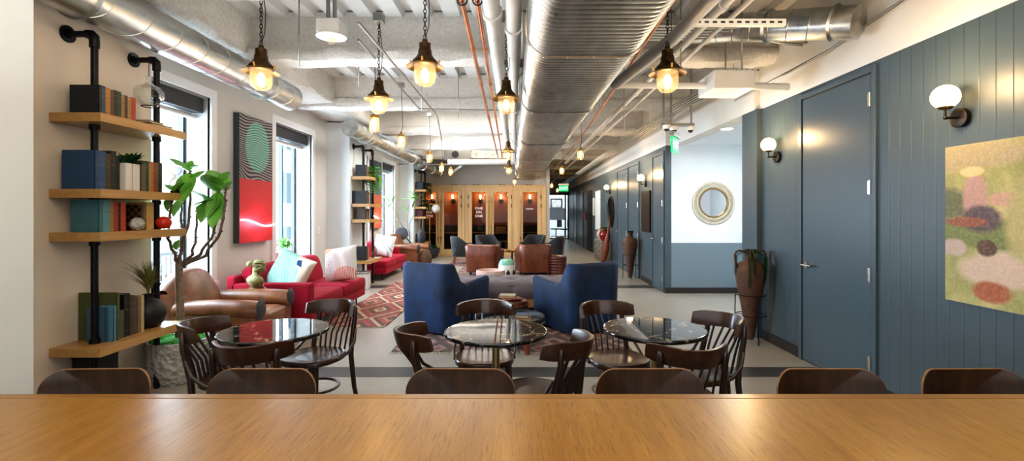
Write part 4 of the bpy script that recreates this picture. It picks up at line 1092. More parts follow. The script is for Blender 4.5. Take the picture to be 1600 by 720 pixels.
# pouf with magazines
t = thing('kilim_pouf', 'round striped brown pouf behind the coffee table', 'pouf', (-.13, 5.95, 0))
MB().lathe([(.0001,.0),(.2,.0),(.232,.06),(.235,.2),(.232,.3),(.215,.335),(.12,.355),(.0001,.36)], n=40).build('body', M['leatherpouf'], t)
mb = MB()
for z in (.09, .16, .23, .29): mb.tube([(.237*math.cos(a*PI/20), .237*math.sin(a*PI/20), z) for a in range(40)], .009, 6, closed=True)
mb.build('cord_bands', M['specktan'], t)
flat_book('patterned magazine lying on the striped pouf', -.12, 5.9, .36, .27, .2, .012, '#7a3a34', .4)
flat_book('pale magazine on top of the patterned one on the striped pouf', -.15, 5.95, .373, .2, .16, .03, '#a8a08e', -.1)
# speckled pouf by the left table
t = thing('woven_stool', 'round speckled woven stool under the leftmost cafe table', 'stool', (-2.08, 3.75, 0))
MB().lathe([(.0001,0),(.2,0),(.25,.08),(.262,.2),(.25,.34),(.235,.37)], n=40).build('side', M['speckle'], t)
MB().lathe([(.236,.37),(.225,.385),(.0001,.39)], n=40).build('top', M['specktan'], t)
# far pieces
t = thing('stacked_pouf', 'round oxblood leather pouf stitched in rings, right of the leather tub chair', 'pouf', (.84, 10.75, 0))
mb = MB(); pr = [(.0001, 0)]
for k in range(7):
    z = k*.062; pr += [(.195, z+.004), (.21, z+.02), (.21, z+.045), (.195, z+.06)]
pr += [(.16, .455), (.0001, .465)]; mb.lathe(pr, n=36); mb.build('body', M['leatherpouf'], t)
t = thing('ceramic_stool', 'white ceramic garden stool with teal top band and dark diamonds', 'stool', (-.27, 10.0, 0))
MB().lathe([(.0001,0),(.13,0),(.165,.08),(.178,.2),(.168,.33)], n=40).build('body', M['ceramicwhite'], t)
MB().lathe([(.168,.33),(.15,.39),(.125,.43),(.11,.44),(.0001,.44)], n=40).build('teal_band', M['tealglaze'], t)
for k in range(8):
    a = k*PI/4+.2; c, s = math.cos(a), math.sin(a); R_ = .179
    q = [Vector((R_*c-s*u, R_*s+c*u, .17+w_)) for u, w_ in ((-.045,0),(0,-.075),(.045,0),(0,.075))]; MB().add(q+[v*1.0+Vector((c*.003, s*.003, 0)) for v in q], [(0,1,2,3),(4,5,6,7)]).build('diamond', M['blackpot'], t)
t = thing('stone_basin', 'wide pink stone basin on the floor behind the grey bench', 'bowl', (-.56, 9.3, 0))
MB().lathe([(.0001,0),(.22,0),(.265,.06),(.28,.22),(.275,.30),(.262,.305),(.25,.29),(.235,.2),(.0001,.18)], n=40).build('bowl', M['pinkglaze'], t)
t = thing('drinks_table', 'small round table with metal top between the two leather tub chairs', 'table', (-.19, 12.0, 0))
MB().lathe([(.0001,.43),(.2,.43),(.215,.445),(.22,.47),(.205,.455),(.0001,.445)], n=32).build('tray', M['brass'], t)
MB().lathe([(.02,.43),(.02,.05),(.14,.02),(.14,0),(.0001,0)], n=24).build('stem', M['iron'], t)
t = thing('wicker_vase', 'tall dark wicker floor vase beside the far leather club armchair', 'vase', (-2.42, 12.35, 0))
MB().lathe([(.0001,0),(.1,0),(.15,.08),(.175,.2),(.165,.32),(.12,.42),(.07,.46),(.06,.44),(.0001,.4)], n=32).build('body', M['wicker'], t)
t = thing('storage_box', 'small pale grey wooden box on the floor under the second bookshelf', 'box', (-2.92, 8.95, 0), .1)
MB().box(-.13, .13, -.13, .13, 0, .3).build('body', M['ceramicwhite'], t, bevel=.01); MB().box(-.135, .135, -.135, .135, .28, .32).build('lid', M['galv'], t, bevel=.01)
# rugs
def rug(label, x0, x1, y0, y1, mat, fringe=True, rz=0):
    cx, cy = (x0+x1)/2, (y0+y1)/2; t = thing('woven_rug', label, 'rug', (cx, cy, 0), rz); a, b = (x1-x0)/2, (y1-y0)/2
    MB().grid(lambda u, v: Vector(((2*u-1)*a, (2*v-1)*b, .011+.0015*math.sin(u*30)*math.sin(v*17))), 30, 30).box(-a, a, -b, b, .003, .009).build('pile', mat, t)
    if fringe:
        mb = MB(); n = int(2*a/.022)
        for i in range(n):
            x = -a+2*a*i/n; s = random.uniform(-.02, .02)
            mb.tube([(x, -b, .008), (x+s, -b-.07, .004)], .003, 4)
        mb.build('fringe', M['rattan'], t)
    return t
rug('red and brown kilim rug in front of the crimson sofa', -2.5, -1.66, 5.95, 9.7, M['kilim'])
rug('rust patterned rug under the blue armchairs and coffee table', -1.3, 1.15, 4.9, 7.6, M['kilim2'])
rug('faded red rug under the leather tub chairs', -1.45, .75, 9.7, 12.6, M['kilim2'])
rug('pink rug under the charcoal tub chairs before the booths', -1.95, 1.0, 12.75, 14.5, M['kilim3'], False)
# ================================================================ SHELF UNITS
ST = [2.08, 1.573, 1.283, .515]         # shelf tops
def shelf_unit(label, y0):
    t = thing('pipe_bookshelf', label, 'shelf', (0, y0, 0), 0, 'pipe bookshelves on the piers')
    for k, z in enumerate(ST):
        MB().box(XP+.002, -2.775, 0, .825, z-.06, z).build('shelf_board', M['oak'], t, bevel=.002)
    for yy in (.13, .70):
        mb = MB(); X = -2.93
        mb.tube([(X, yy, 0), (X, yy, 2.60)], .0215, 14)
        mb.tube([(X, yy, 2.60), (X-.01, yy, 2.63), (X-.035, yy, 2.645), (XP+.02, yy, 2.645)], .022, 14)
        mb.build('pipe_upright', M['iron'], t)
        for z in ST:
            MB().lathe([(.0001,0),(.032,0),(.032,.025),(.027,.027),(.027,.042),(.0001,.042)], (X, yy, z), 16).build('pipe_collar', M['iron'], t)
            MB().cyl((X, yy, z-.095), (X, yy, z-.061), .031).build('pipe_collar', M['iron'], t)
        MB().cyl((X, yy, 2.55), (X, yy, 2.6), .03).build('pipe_collar', M['iron'], t)
        MB().tube([(X, yy, 2.59), (X-.004, yy, 2.625), (X-.02, yy, 2.641), (X-.055, yy, 2.645)], [.029,.032,.032,.029], 14).build('pipe_elbow', M['iron'], t)
        MB().lathe([(.0001,0),(.058,0),(.058,.012),(.031,.014),(.03,.035),(.0001,.036)], (XP+.001, yy, 2.645), 24, axis='X').build('wall_flange', M['iron'], t)
    return t
u0 = shelf_unit('nearest oak and black pipe bookshelf at the far left', 3.2)
dup(u0, (0, 8.93, 0), 0, 'second oak and black pipe bookshelf, between the two crimson sofas')
dup(u0, (0, 14.25, 0), 0, 'farthest oak and black pipe bookshelf, beside the wooden booths')
# books standing with spines to the room; y0 near edge, th thickness
def book(y, th, h, dep, z, col, label, group, X=-2.86, lean=0, title=True, name='book'):
    t = thing(name, label, 'book', (X, y, z), 0, group)
    if lean: t.rotation_euler = (lean, 0, 0)
    cv = MB().box(-dep, 0, 0, .003, 0, h).box(-dep, 0, th-.003, th, 0, h).box(-.004, .002, 0, th, 0, h)
    if title: cv.m(1).box(.001, .0028, th*.12, th*.88, h*.80, h*.81).box(.001, .0028, th*.12, th*.88, h*.14, h*.15).box(.001, .0028, th*.3, th*.7, h*.62, h*.65)
    cv.build('cover', [cloth(col), M['gilding']], t)
    MB().box(-dep+.004, -.004, .003, th-.003, .003, h-.005).build('pages', M['paper'], t)
    return t
def row(y, z, items, group, where):
    for (th, h, dep, col, lab) in items:
        if th < 0: y += -th; continue
        book(y, th-.001, h, dep, z, col, lab+' '+where, group); y += th
    return y
g1 = 'books on the top shelf of the nearest bookshelf'; w1 = 'on the top shelf of the nearest bookshelf'
y = row(3.285, ST[0], [(.02,.205,.20,'#1c2226','large black book first in the row'), (.03,.205,.16,'#35485a','slate blue book second in the row'), (.04,.20,.15,'#a67a42','gold tan book left of the brown ones'), (.03,.195,.15,'#5a4636','brown book after the gold tan one'),
    (.03,.2,.15,'#272a26','black green book mid row'), (.032,.198,.15,'#2f4440','dark teal book in the row'), (.03,.185,.15,'#8f6f45','tan narrow book in the row'), (.026,.185,.15,'#463626','umber narrow book in the row'), (.035,.18,.15,'#9c7a50','sand coloured book next to the red one'), (.04,.185,.15,'#a8441f','orange red book ending the row')], g1, w1)
def lay(label, x, y, z, w, d, h, col, rz=0): return flat_book(label, x, y, z, w, d, h, col, rz)
lay('thick black book lying flat on the top shelf, lowest of the flat pile', -2.93, 3.86-.02, ST[0], .19, .22, .028, '#15161a'); lay('tan edged book lying flat on the top shelf, above the black one', -2.94, 3.80, ST[0]+.029, .17, .16, .02, '#3a2a1c', .05)
g2 = 'books on the second shelf of the nearest bookshelf'; w2 = 'on second shelf of the nearest bookshelf'
y = row(3.255, ST[1], [(.03,.265,.225,'#2a4a6e','wide blue book first in the row'), (.05,.262,.15,'#31527c','second blue book with bright spine'), (.045,.252,.15,'#4a3c26','olive brown book with gilt lines'), (.045,.275,.15,'#262c28','tall black green book with gilt lines'), (.028,.245,.15,'#1d1c1e','slim black book')], g2, w2)
y = row(3.60, ST[1], [(.05,.235,.2,'#2c2e26','broad dark olive book'), (.045,.228,.15,'#6b5a48','taupe book'), (.03,.235,.15,'#25453a','green book'), (.022,.235,.15,'#a38a4c','yellow narrow book'), (.026,.235,.15,'#c06a3a','orange narrow book'), (.05,.235,.15,'#7a5038','rust brown book'), (.04,.235,.15,'#2c2a2c','black book ending the row')], g2, w2)
g3 = 'books on the third shelf of the nearest bookshelf'; w3 = 'on the third shelf of the nearest bookshelf'
y = row(3.285, ST[2], [(.03,.22,.19,'#41707a','wide teal book first in the row'), (.05,.22,.15,'#5c8f9a','light teal book second in the row'), (.035,.215,.15,'#8c7c58','khaki book'), (.04,.21,.15,'#a03a22','brick red book'), (.022,.2,.15,'#191818','black narrow book'), (.045,.205,.15,'#b3452a','orange red book right of the black one')], g3, w3)
# checkered board and cream book
def checker():
    t = NT('checker_wood'); v = t.coord((1,1,1)); k = t.add('ShaderNodeTexChecker'); k.inputs['Scale'].default_value = 36; k.inputs['Color1'].default_value = hx('#171210'); k.inputs['Color2'].default_value = hx('#6b4c34')
    mp = t.coord((1,.01,1)); t.link(mp, k.inputs['Vector']); t.base(k.outputs['Color']); t.set(Roughness=.5); return t.m
o = bx('chess_board', checker(), -.2, 0, -.01, .01, 0, .19, None, .002); o.location = (-2.86, 3.66, ST[2]); tag(o, 'dark checkered board standing on the third shelf', 'board')
book(3.70, .075, .21, .15, ST[2], '#c2a06a', 'thick cream book after the checkered board on the third shelf', g3, title=False)
o = MB().sphere((0,0,0), .048, 24, 16).build('stone_ball', M['hammered']); o.location = (-2.83, 3.575, ST[2]+.048); tag(o, 'grey stone ball between books on the third shelf', 'ornament')
o = MB().sphere((0,0,0), .055, 24, 16, .92).build('red_ball', simple('orange_red_lacquer', '#c0331a', .3, nz=.1)); o.location = (-2.84, 3.855, ST[2]+.052); tag(o, 'orange red ball at the end of the third shelf', 'ornament')
g4 = 'books on the lowest shelf of the nearest bookshelf'; w4 = 'on the lowest shelf of the nearest bookshelf'
book(3.40, .022, .335, .27, ST[3], '#4d5530', 'large olive green book standing at the back of the lowest shelf', g4, X=-2.835)
book(3.355, .02, .24, .13, ST[3], '#41637a', 'steel blue book standing before the olive one on the lowest shelf', g4, X=-2.875, lean=0); book(3.376, .018, .25, .1, ST[3], '#55839c', 'light blue book beside the steel blue one on the lowest shelf', g4, X=-2.835)
row(3.425, ST[3], [(.03,.33,.14,'#6b6a3c','olive spine book after the large green one'), (.035,.2,.12,'#4d5648','short grey green book'), (.055,.31,.2,'#121214','big black book with gilt spine'), (.035,.29,.15,'#4c3a2a','brown book after the big black one'), (.04,.275,.18,'#54483e','umber book showing its cover')], g4, w4)
book(3.635, .03, .275, .15, ST[3], '#b6a07c', 'cream book beside the black vase on the lowest shelf', g4, X=-2.85, title=False)
# black vase with dry grass
t = thing('grass_vase', 'round black jug holding dry green grass on the lowest shelf', 'vase', (-2.92, 3.80, ST[3]))
MB().lathe([(.0001,0),(.06,0),(.1,.04),(.118,.1),(.11,.16),(.07,.21),(.04,.225),(.036,.25),(.045,.26),(.03,.25),(.0001,.2)], n=32).build('jug', M['blackpot'], t)
MB().tube([(-.03,-.03,.245), (-.07,-.07,.25), (-.1,-.08,.21), (-.09,-.07,.17)], .01, 8).build('handle', M['blackpot'], t)
def grass(n, L, spread, mb, base=(0,0,.25), lean=(0,0)):
    for i in range(n):
        a = random.uniform(0, 2*PI); s = random.uniform(.1, 1)*spread; l = L*random.uniform(.6, 1)
        dx, dy = math.cos(a)*s+lean[0]*random.random(), math.sin(a)*s+lean[1]*random.random()
        pts = [Vector(base)+Vector((dx*k*k*.9, dy*k*k*.9, l*(k-.28*s/spread*k*k))) for k in (0, .25, .5, .75, 1)]
        w = Vector((-dy, dx, 0)); w = w.normalized()*.006 if w.length > 0 else Vector((.006,0,0))
        vs = []
        for k, p in enumerate(pts): vs += [p-w*(1-.22*k), p+w*(1-.22*k)]
        mb.add(vs, [(2*k, 2*k+1, 2*k+3, 2*k+2) for k in range(4)], True)
mb = MB(); grass(190, .30, .19, mb); grass(50, .34, .12, mb, lean=(-.1,-.25)); o = mb.build('grass', M['leafolive'], t, merge=False)
# little plant pot on shelf 2 and succulents
def leaf(mb, p, dr, L, W, droop=.3, up=Vector((0,0,1)), n=6, cup=.15):
    dr = Vector(dr).normalized(); side = dr.cross(up)
    if side.length < .05: side = Vector((1,0,0))
    side.normalize(); nrm = side.cross(dr).normalized(); rows = []
    vs = []
    for i in range(n+1):
        k = i/n; w = W*(math.sin(PI*min(1, k**.8*.97+.03))**.75)*(.75+.35*k) if k < 1 else 0.001
        c = Vector(p)+dr*L*k-Vector((0,0,1))*droop*L*k*k
        wv = .03*W*math.sin(k*14)
        vs += [c-side*w+nrm*(cup*w+wv), c-side*w*.5+nrm*cup*w*.2, c, c+side*w*.5+nrm*cup*w*.2, c+side*w+nrm*(cup*w-wv)]
    mb.add(vs, [(5*i+j, 5*i+j+1, 5*i+j+6, 5*i+j+5) for i in range(n) for j in range(4)], True)
def succulent(label, loc, r, nleaf, pot=True, h=.1, lm='leafdark'):
    t = thing('potted_plant', label, 'plant', loc)
    MB().box(-.05, .05, -.03, .03, 0, h).build('pot', M['ceramicwhite'], t, bevel=.006)
    mb = MB()
    for i in range(nleaf):
        a = random.uniform(0, 2*PI); e = random.uniform(.2, 1.3); leaf(mb, (random.uniform(-.02,.02), random.uniform(-.02,.02), h), (math.cos(a)*math.cos(e), math.sin(a)*math.cos(e), math.sin(e)), r*random.uniform(.6, 1.1), r*.14, .25)
    mb.build('foliage', M[lm], t, merge=False); return t
succulent('white potted dark green succulent on the second shelf, near end', (-2.87, 3.49, ST[1]), .1, 26, h=.2)
succulent('white potted spiky succulent behind it on the second shelf', (-2.87, 3.56, ST[1]), .13, 46, h=.2)
# glass terrarium hanging from the pipe, and hourglass
t = thing('hanging_glass_globe', 'clear glass globe with neck hanging from the far pipe of the nearest bookshelf', 'terrarium', (-2.90, 3.78, 2.33))
MB().lathe([(.05,-.085),(.085,-.06),(.104,-.01),(.1,.03),(.075,.065),(.03,.085),(.022,.1),(.022,.145),(.03,.15)], n=32).build('globe', M['glass'], t)
MB().tube([(.05*math.cos(a*PI/14), .05*math.sin(a*PI/14), -.086) for a in range(28)], .004, 6, closed=True).build('opening_rim', M['black'], t)
MB().tube([(0,0,.15), (0,0,.30)], .003, 5).build('string', M['black'], t)
t = thing('hourglass', 'clear glass hourglass at the far end of the second shelf', 'ornament', (-2.83, 3.975, ST[1]))
MB().lathe([(.0001,.04),(.04,.05),(.052,.08),(.04,.115),(.01,.135),(.04,.155),(.052,.19),(.04,.225),(.0001,.235)], n=24).build('glass', M['glass'], t)
MB().lathe([(.0001,0),(.035,0),(.038,.02),(.02,.035),(.0001,.04)], n=20).build('base', M['iron'], t)
t = thing('black_box', 'tall black box on the floor beneath the nearest bookshelf', 'box', (-3.0, 3.42, 0)); MB().box(-.09, .09, -.09, .09, 0, .42).build('body', M['black'], t, bevel=.01); MB().box(-.092, .092, -.092, .092, .40, .43).build('lid', M['iron'], t, bevel=.006)
# second and third unit books
def quick_row(yb, z, cols, group, where, X=-2.88):
    y = yb
    for (th, h, dep, col, lab) in cols: book(y, th-.001, h, dep, z, col, lab+' '+where, group, X, title=False); y += th
gb = 'books on the second bookshelf'
quick_row(9.0, ST[0], [(.13,.22,.18,'#2a2d33','thick charcoal binder'), (.04,.21,.15,'#8f6a3c','tan book'), (.05,.21,.15,'#6a4426','brown book')], gb, 'on the top shelf of the second bookshelf')
quick_row(8.99, ST[1], [(.12,.24,.24,'#2c3036','wide charcoal binder'), (.04,.22,.15,'#5a4a35','umber book'), (.05,.24,.15,'#2f4a3a','dark green book'), (.06,.23,.15,'#7a5030','rust book')], gb, 'on the second shelf of the second bookshelf')
quick_row(9.02, ST[2], [(.1,.2,.2,'#4a4038','large sepia book'), (.04,.2,.15,'#8f7850','gold book'), (.05,.19,.15,'#6a3a26','russet book'), (.05,.2,.15,'#2f2c2c','black book')], gb, 'on the third shelf of the second bookshelf')
quick_row(9.0, ST[3], [(.14,.26,.24,'#23262b','wide black binder'), (.04,.24,.15,'#7a5a34','brown gilt book'), (.05,.23,.15,'#9a6a3c','amber book')], gb, 'on the lowest shelf of the second bookshelf')
gc = 'books on the farthest bookshelf'
quick_row(14.33, ST[0], [(.14,.24,.2,'#23303c','navy binder'), (.06,.24,.15,'#2f4a3a','green book')], gc, 'on the top shelf of the farthest bookshelf')
quick_row(14.33, ST[2], [(.12,.2,.2,'#4a1822','wine red book'), (.1,.2,.15,'#7a2a2c','crimson book'), (.06,.2,.15,'#3a2420','dark brown book')], gc, 'on the third shelf of the farthest bookshelf')
quick_row(14.35, ST[3], [(.14,.26,.2,'#22262a','charcoal binder'), (.08,.25,.15,'#2c2c2e','black book')], gc, 'on the lowest shelf of the farthest bookshelf')
o = MB().lathe([(.0001,0),(.05,0),(.06,.05),(.05,.1),(.02,.14),(.02,.18),(.0001,.18)], n=20).build('bottle_vase', M['glass']); o.location = (-2.86, 9.5, ST[3]); tag(o, 'small clear glass vase on the lowest shelf of the second bookshelf', 'vase')
# trailing fern on unit 2 and vine on unit 3
def trailing(label, loc, n, L, lm='leafdark', pot='terracotta', up=.18):
    t = thing('trailing_plant', label, 'plant', loc)
    MB().lathe([(.0001,0),(.05,0),(.07,.1),(.065,.11),(.0001,.1)], n=20).build('pot', M[pot], t)
    mb = MB()
    for i in range(n):
        a = random.uniform(0, 2*PI); R_ = random.uniform(.06, .16); l = L*random.uniform(.3, 1)
        for k in range(12):
            q = k/11; r_ = R_*min(1, q*3); z = .11+up*math.sin(PI*min(1, q*2.2))*.6-max(0, q-.3)*l*1.4
            p = (r_*math.cos(a), r_*math.sin(a), z)
            for s in (-1, 1): leaf(mb, p, (math.cos(a+s*1.1), math.sin(a+s*1.1), .1), .075, .02, .5, n=3)
    mb.build('foliage', M[lm], t, merge=False); return t
trailing('trailing green fern in a clay pot on the top shelf of the second bookshelf', (-2.88, 9.4, ST[0]), 30, .42, 'leaf')
trailing('leafy vine on the top shelf of the farthest bookshelf', (-2.86, 14.75, ST[0]), 18, .5)
trailing('bushy vine on the second shelf of the farthest bookshelf', (-2.86, 14.7, ST[1]), 20, .25)

# ================================================================ ART ON THE LEFT WALL
def line_art():
    t = NT('woven_line_print'); v = t.coord((1,1,1)); s = t.sep(v)
    n = t.noise(v, 1.6, 0, .5, .2); n2 = t.noise(v, 5, 1)
    ph = t.math('ADD', t.math('MULTIPLY', s['Z'], 190), t.math('ADD', t.math('MULTIPLY', n, 75), t.math('MULTIPLY', t.math('SINE', t.math('MULTIPLY', s['Y'], 4)), 16)))
    ln = t.math('GREATER_THAN', t.math('SINE', ph), .1)
    dy = t.math('DIVIDE', t.math('SUBTRACT', s['Y'], .42), .29); dz = t.math('DIVIDE', t.math('SUBTRACT', s['Z'], 1.24), .33)
    el = t.math('LESS_THAN', t.math('ADD', t.math('MULTIPLY', dy, dy), t.math('MULTIPLY', dz, dz)), 1)
    bg = t.mix(el, hx('#35353b'), hx('#4f8a7c')); fg = t.mix(el, hx('#a39b98'), hx('#9fc4b4'))
    t.base(t.mix(ln, bg, fg)); t.set(Roughness=.7); return t.m
def panel_art(label, y0, y1, zb, h, neon=True, cols=None):
    t = thing('tall_artwork', label, 'picture', (XW, y0, zb)); w = y1-y0
    MB().box(.002, .075, 0, w, 0, h).build('canvas_box', simple('art_side_slate', '#3b4149', .6), t)
    MB().box(.0755, .079, 0, w, h/2, h).build('upper_panel', cols[0] if cols else line_art(), t)
    MB().box(.0755, .079, 0, w, 0, h/2-.001).build('lower_panel', cols[1] if cols else simple('coral_red_panel', '#d2333a', .5, nz=.08, nscale=1.5), t)
    if neon:
        pts = [Vector((.10, w*k, h*.165+.03*math.sin(k*5.2+.9)-.05*k)) for k in [i/14 for i in range(16)]]
        MB().tube(pts, .008, 8).build('neon_tube', M['neon'], t)
        MB().tube([(.02,w*.55,0), (.012,w*.56,-.3), (.015,w*.5,-.95)], .003, 6).build('cable', M['trimwhite'], t)
        point('neon_light', (.2, w*.5, h*.15), 2.6, (1,.45,.65), .05, t)
    return t
panel_art('tall artwork with wavy lines over a red panel crossed by a neon tube', 5.97, 6.76, 1.03, 1.62)
panel_art('tall artwork in slate blue over orange on the wall by the far window', 11.4, 12.1, 1.03, 1.62, True, (simple('slate_panel', '#5f6f7c', .7, nz=.3, nscale=3), simple('orange_panel', '#c0694a', .6, nz=.15, nscale=3)))

# ================================================================ PLANTS AT THE WINDOWS
def fig_tree(label, loc, s, trunk_h, branches, leaves, potr=.235, poth=.35, tr=.03):
    t = thing('potted_fig_tree', label, 'plant', loc)
    MB().lathe([(.0001,.0),(potr*.78,.0),(potr*.95,.1),(potr,poth*.6),(potr*.98,poth),(potr*.9,poth),(potr*.88,poth-.04),(.0001,poth-.045)], n=48).build('planter', M['hammered'], t)
    mb = MB(); mb.lathe([(potr*.88,poth-.03),(potr*.6,poth-.0),(.0001,poth+.015)], n=36)
    for i in range(160):
        a, r = random.uniform(0, 2*PI), potr*.84*math.sqrt(random.random()); mb.sphere((r*math.cos(a), r*math.sin(a), poth-.015), random.uniform(.012, .03), 7, 5)
    mb.build('moss', M['moss'], t, merge=False)
    mb = MB(); pts = [(0,0,poth-.02), (.012,0,poth+(trunk_h-poth)*.35), (-.008,.01,poth+(trunk_h-poth)*.7), (0,0,trunk_h)]
    mb.tube(pts, [tr*1.1, tr, tr*.9, tr*.95], 12); mb.build('trunk', M['bark'], t)
    mb = MB()
    for b in branches:
        p = [Vector((0,0,trunk_h-.03))]+[Vector(q) for q in b]; fine = []
        for i in range(len(p)-1):
            for k in range(4): fine.append(p[i].lerp(p[i+1], k/4))
        fine.append(p[-1]); n = len(fine)
        fine = [q+Vector((math.sin(i*2.1), math.cos(i*1.7), 0))*.006 for i, q in enumerate(fine)]
        mb.tube(fine, [tr*.46*(1-.5*i/n) for i in range(n)], 8)
        for i in range(2, n): 
            if i % 1 == 0:
                a = i*2.4; c = fine[i]; mb.cyl(c, c+Vector((math.cos(a)*.02, math.sin(a)*.02, .008)), tr*.3, tr*.15, 6)
    mb.build('branches', M['barkdark'], t)
    mb = MB()
    for (p, dr, L, W, dp) in leaves: leaf(mb, p, dr, L*1.08, W*1.25, dp, n=8, cup=.2)
    mb.build('foliage', M['leaf'], t, merge=False, solid=0); return t
d = 4.1
def rel(px, py, dd=d, base=(-2.89, 4.1)): p = P(px, py, dd); return (p.x-base[0], p.y-base[1], p.z)
br = [[rel(272, 395), rel(262, 372, 4.0), rel(266, 330, 3.95), rel(272, 300, 3.95)], [rel(282, 392), rel(296, 340), rel(298, 285), rel(296, 268)],
      [rel(300, 398), rel(306, 372), rel(308, 330, 4.2)], [rel(312, 398), rel(334, 365), rel(340, 330), rel(341, 295)], [rel(320, 400), rel(345, 362, 4.0), rel(352, 320, 4.0), rel(352, 296, 4.0)], [rel(285, 385, 4.25), rel(283, 345, 4.3), rel(284, 310, 4.3)]]
lv = []
def LV(px0, py0, px1, py1, W, dp=.15, dd=4.1, dd1=None):
    a = Vector(rel(px0, py0, dd)); b = Vector(rel(px1, py1, dd1 or dd)); lv.append((a, b-a, (b-a).length*1.02, W, dp))
LV(296,268, 268,252, .07, -.1); LV(296,266, 300,252,.05,0); LV(298,285, 288,305,.06, .1,4.0); LV(297,270, 285,300, .065, .3, 4.1, 3.95); LV(297,282, 318,268,.05,0)
LV(340,300, 322,270,.075,.1,4.1,3.9); LV(341,296, 357,270,.08,.0); LV(352,298, 330,268,.08,0,4.0,4.15); LV(340,310, 316,335,.085,.25,4.1,3.95); LV(338,312, 303,318,.07,.1,4.1,4.0)
LV(341,298, 345,330,.06,.3); LV(330,320, 302,300,.08,0,4.1,4.0); LV(272,300, 258,285,.05,.2,3.95); LV(272,300, 286,286,.05,0,3.95); LV(270,305,262,322,.05,.3,3.95); LV(283,312,272,330,.05,.3,4.2); LV(352,296,362,282,.055,.2,4.0); LV(309,330,318,318,.04,0,4.2); LV(276,390,279,376,.045,0); LV(297,262,312,258,.06,.1); LV(341,300,332,342,.06,.2,4.1,3.95)
fig_tree('fiddle leaf fig tree in a hammered grey stone planter at left', (-2.89, 4.1, 0), 1, .985, br, lv)
# far fig tree
b2 = (-3.05, 13.4); dd = 13.4
def rel2(px, py): p = P(px, py, dd); return (p.x-b2[0], p.y-b2[1], p.z)
br2 = [[rel2(628,352), rel2(615,330), rel2(612,318)], [rel2(636,345), rel2(638,325), rel2(640,312)], [rel2(640,350), rel2(648,332), rel2(650,312)], [rel2(630,356), rel2(622,345), rel2(618,338)]]
lv2 = []
for (a, b, c, e, W) in ((612,318,601,308,.09), (612,318,608,322,.08), (613,316,616,308,.07), (640,312,632,310,.09), (641,311,650,308,.09), (650,312,643,301,.08), (650,312,658,305,.1), (650,313,646,320,.08), (636,330,630,322,.07), (650,312,640,306,.08)):
    A, B_ = Vector(rel2(a, b)), Vector(rel2(c, e)); lv2.append((A, B_-A, (B_-A).length*1.4, W*1.1, .1))
fig_tree('slender fig tree in a grey pot before the third pier', (b2[0], b2[1], 0), 1, .75, br2, lv2, .18, .3, .022)
# plants outside the second window and small floor lamp pieces
for k, (px, lab) in enumerate(((440, 'leafy green plant on the sill of the second window, left one'), (458, 'leafy green plant on the sill of the second window, right one'))):
    p = P(px, 395, 7.2+k*.35); t = thing('window_plant', lab, 'plant', (XW-.14, 7.15+k*.45, ZS))
    MB().lathe([(.0001,0),(.09,0),(.11,.2),(.1,.2),(.0001,.18)], n=20).build('pot', M['ceramicwhite'], t)
    mb = MB()
    for i in range(90):
        a, e = random.uniform(0, 2*PI), random.uniform(-.1, 1.4); r = random.uniform(0, .12); leaf(mb, (r*math.cos(a)*.6, r*math.sin(a), .22+random.uniform(0, .12)), (math.cos(a)*math.cos(e), math.sin(a)*math.cos(e), math.sin(e)), .09, .025, .3, n=4)
    mb.build('foliage', M['leaf'], t, merge=False)
t = thing('disc_floor_lamp', 'dark round disc lamp on a slanting arm behind the far club armchair', 'lamp', (-2.9, 13.0, 0))
c = P(628, 365, 13.0)-Vector((-2.9, 13.0, 0)); e = P(648, 385, 13.0)-Vector((-2.9, 13.0, 0))
MB().lathe([(.0001,-.02),(.17,-.02),(.17,.01),(.0001,.02)], c, 32, axis='Y').build('disc', M['darkgrey'], t)
MB().tube([c+Vector((.1,0,-.1)), e], .02, 8).tube([e, (e.x, 0, 0)], .015, 8).build('arm', M['darkgrey'], t); MB().lathe([(.0001,0),(.15,0),(.15,.02),(.0001,.03)], (e.x, 0, 0), 24).build('base', M['darkgrey'], t)
t = thing('globe_floor_lamp', 'slim floor lamp with white globe before the left booth', 'lamp', (-2.6, 14.6, 0))
c = P(681, 326, 14.6)-Vector((-2.6, 14.6, 0)); MB().sphere(c, .13, 24, 16).build('globe', M['ceramicwhite'], t)
MB().tube([(-.12,0,0), (-.12,0,1.66), (-.05,0,1.66), (c.x,0,c.z+.13)], .012, 8).build('pole', M['brass'], t); MB().lathe([(.0001,0),(.14,0),(.14,.02),(.0001,.03)], (-.12,0,0), 24).build('base', M['brass'], t)
t = thing('dark_sculpture', 'dark shield shaped wooden sculpture on a stand by the farthest bookshelf', 'sculpture', (-2.78, 13.7, 0))
MB().lathe([(.0001,.42),(.06,.48),(.115,.62),(.12,.78),(.08,.88),(.03,.92),(.0001,.95)], (0,0,0), 24, sy=.35).build('shield', M['blackpot'], t); MB().cyl((0,0,0), (0,0,.45), .015).build('rod', M['iron'], t); MB().cyl((0,0,0), (0,0,.02), .1, n=24).build('base', M['iron'], t)
t = thing('bush_pot', 'low dark planter of green leaves before the left booth', 'plant', (-2.75, 15.1, 0))
MB().lathe([(.0001,0),(.16,0),(.24,.15),(.25,.3),(.22,.3),(.0001,.27)], n=28).build('pot', M['darkgrey'], t); mb = MB()
for i in range(70):
    a, ee = random.uniform(0, 2*PI), random.uniform(0, 1.4); leaf(mb, (random.uniform(-.1,.1), random.uniform(-.1,.1), .29), (math.cos(a)*math.cos(ee), math.sin(a)*math.cos(ee), math.sin(ee)), .18, .03, .35, n=4)
mb.build('foliage', M['leafdark'], t, merge=False)

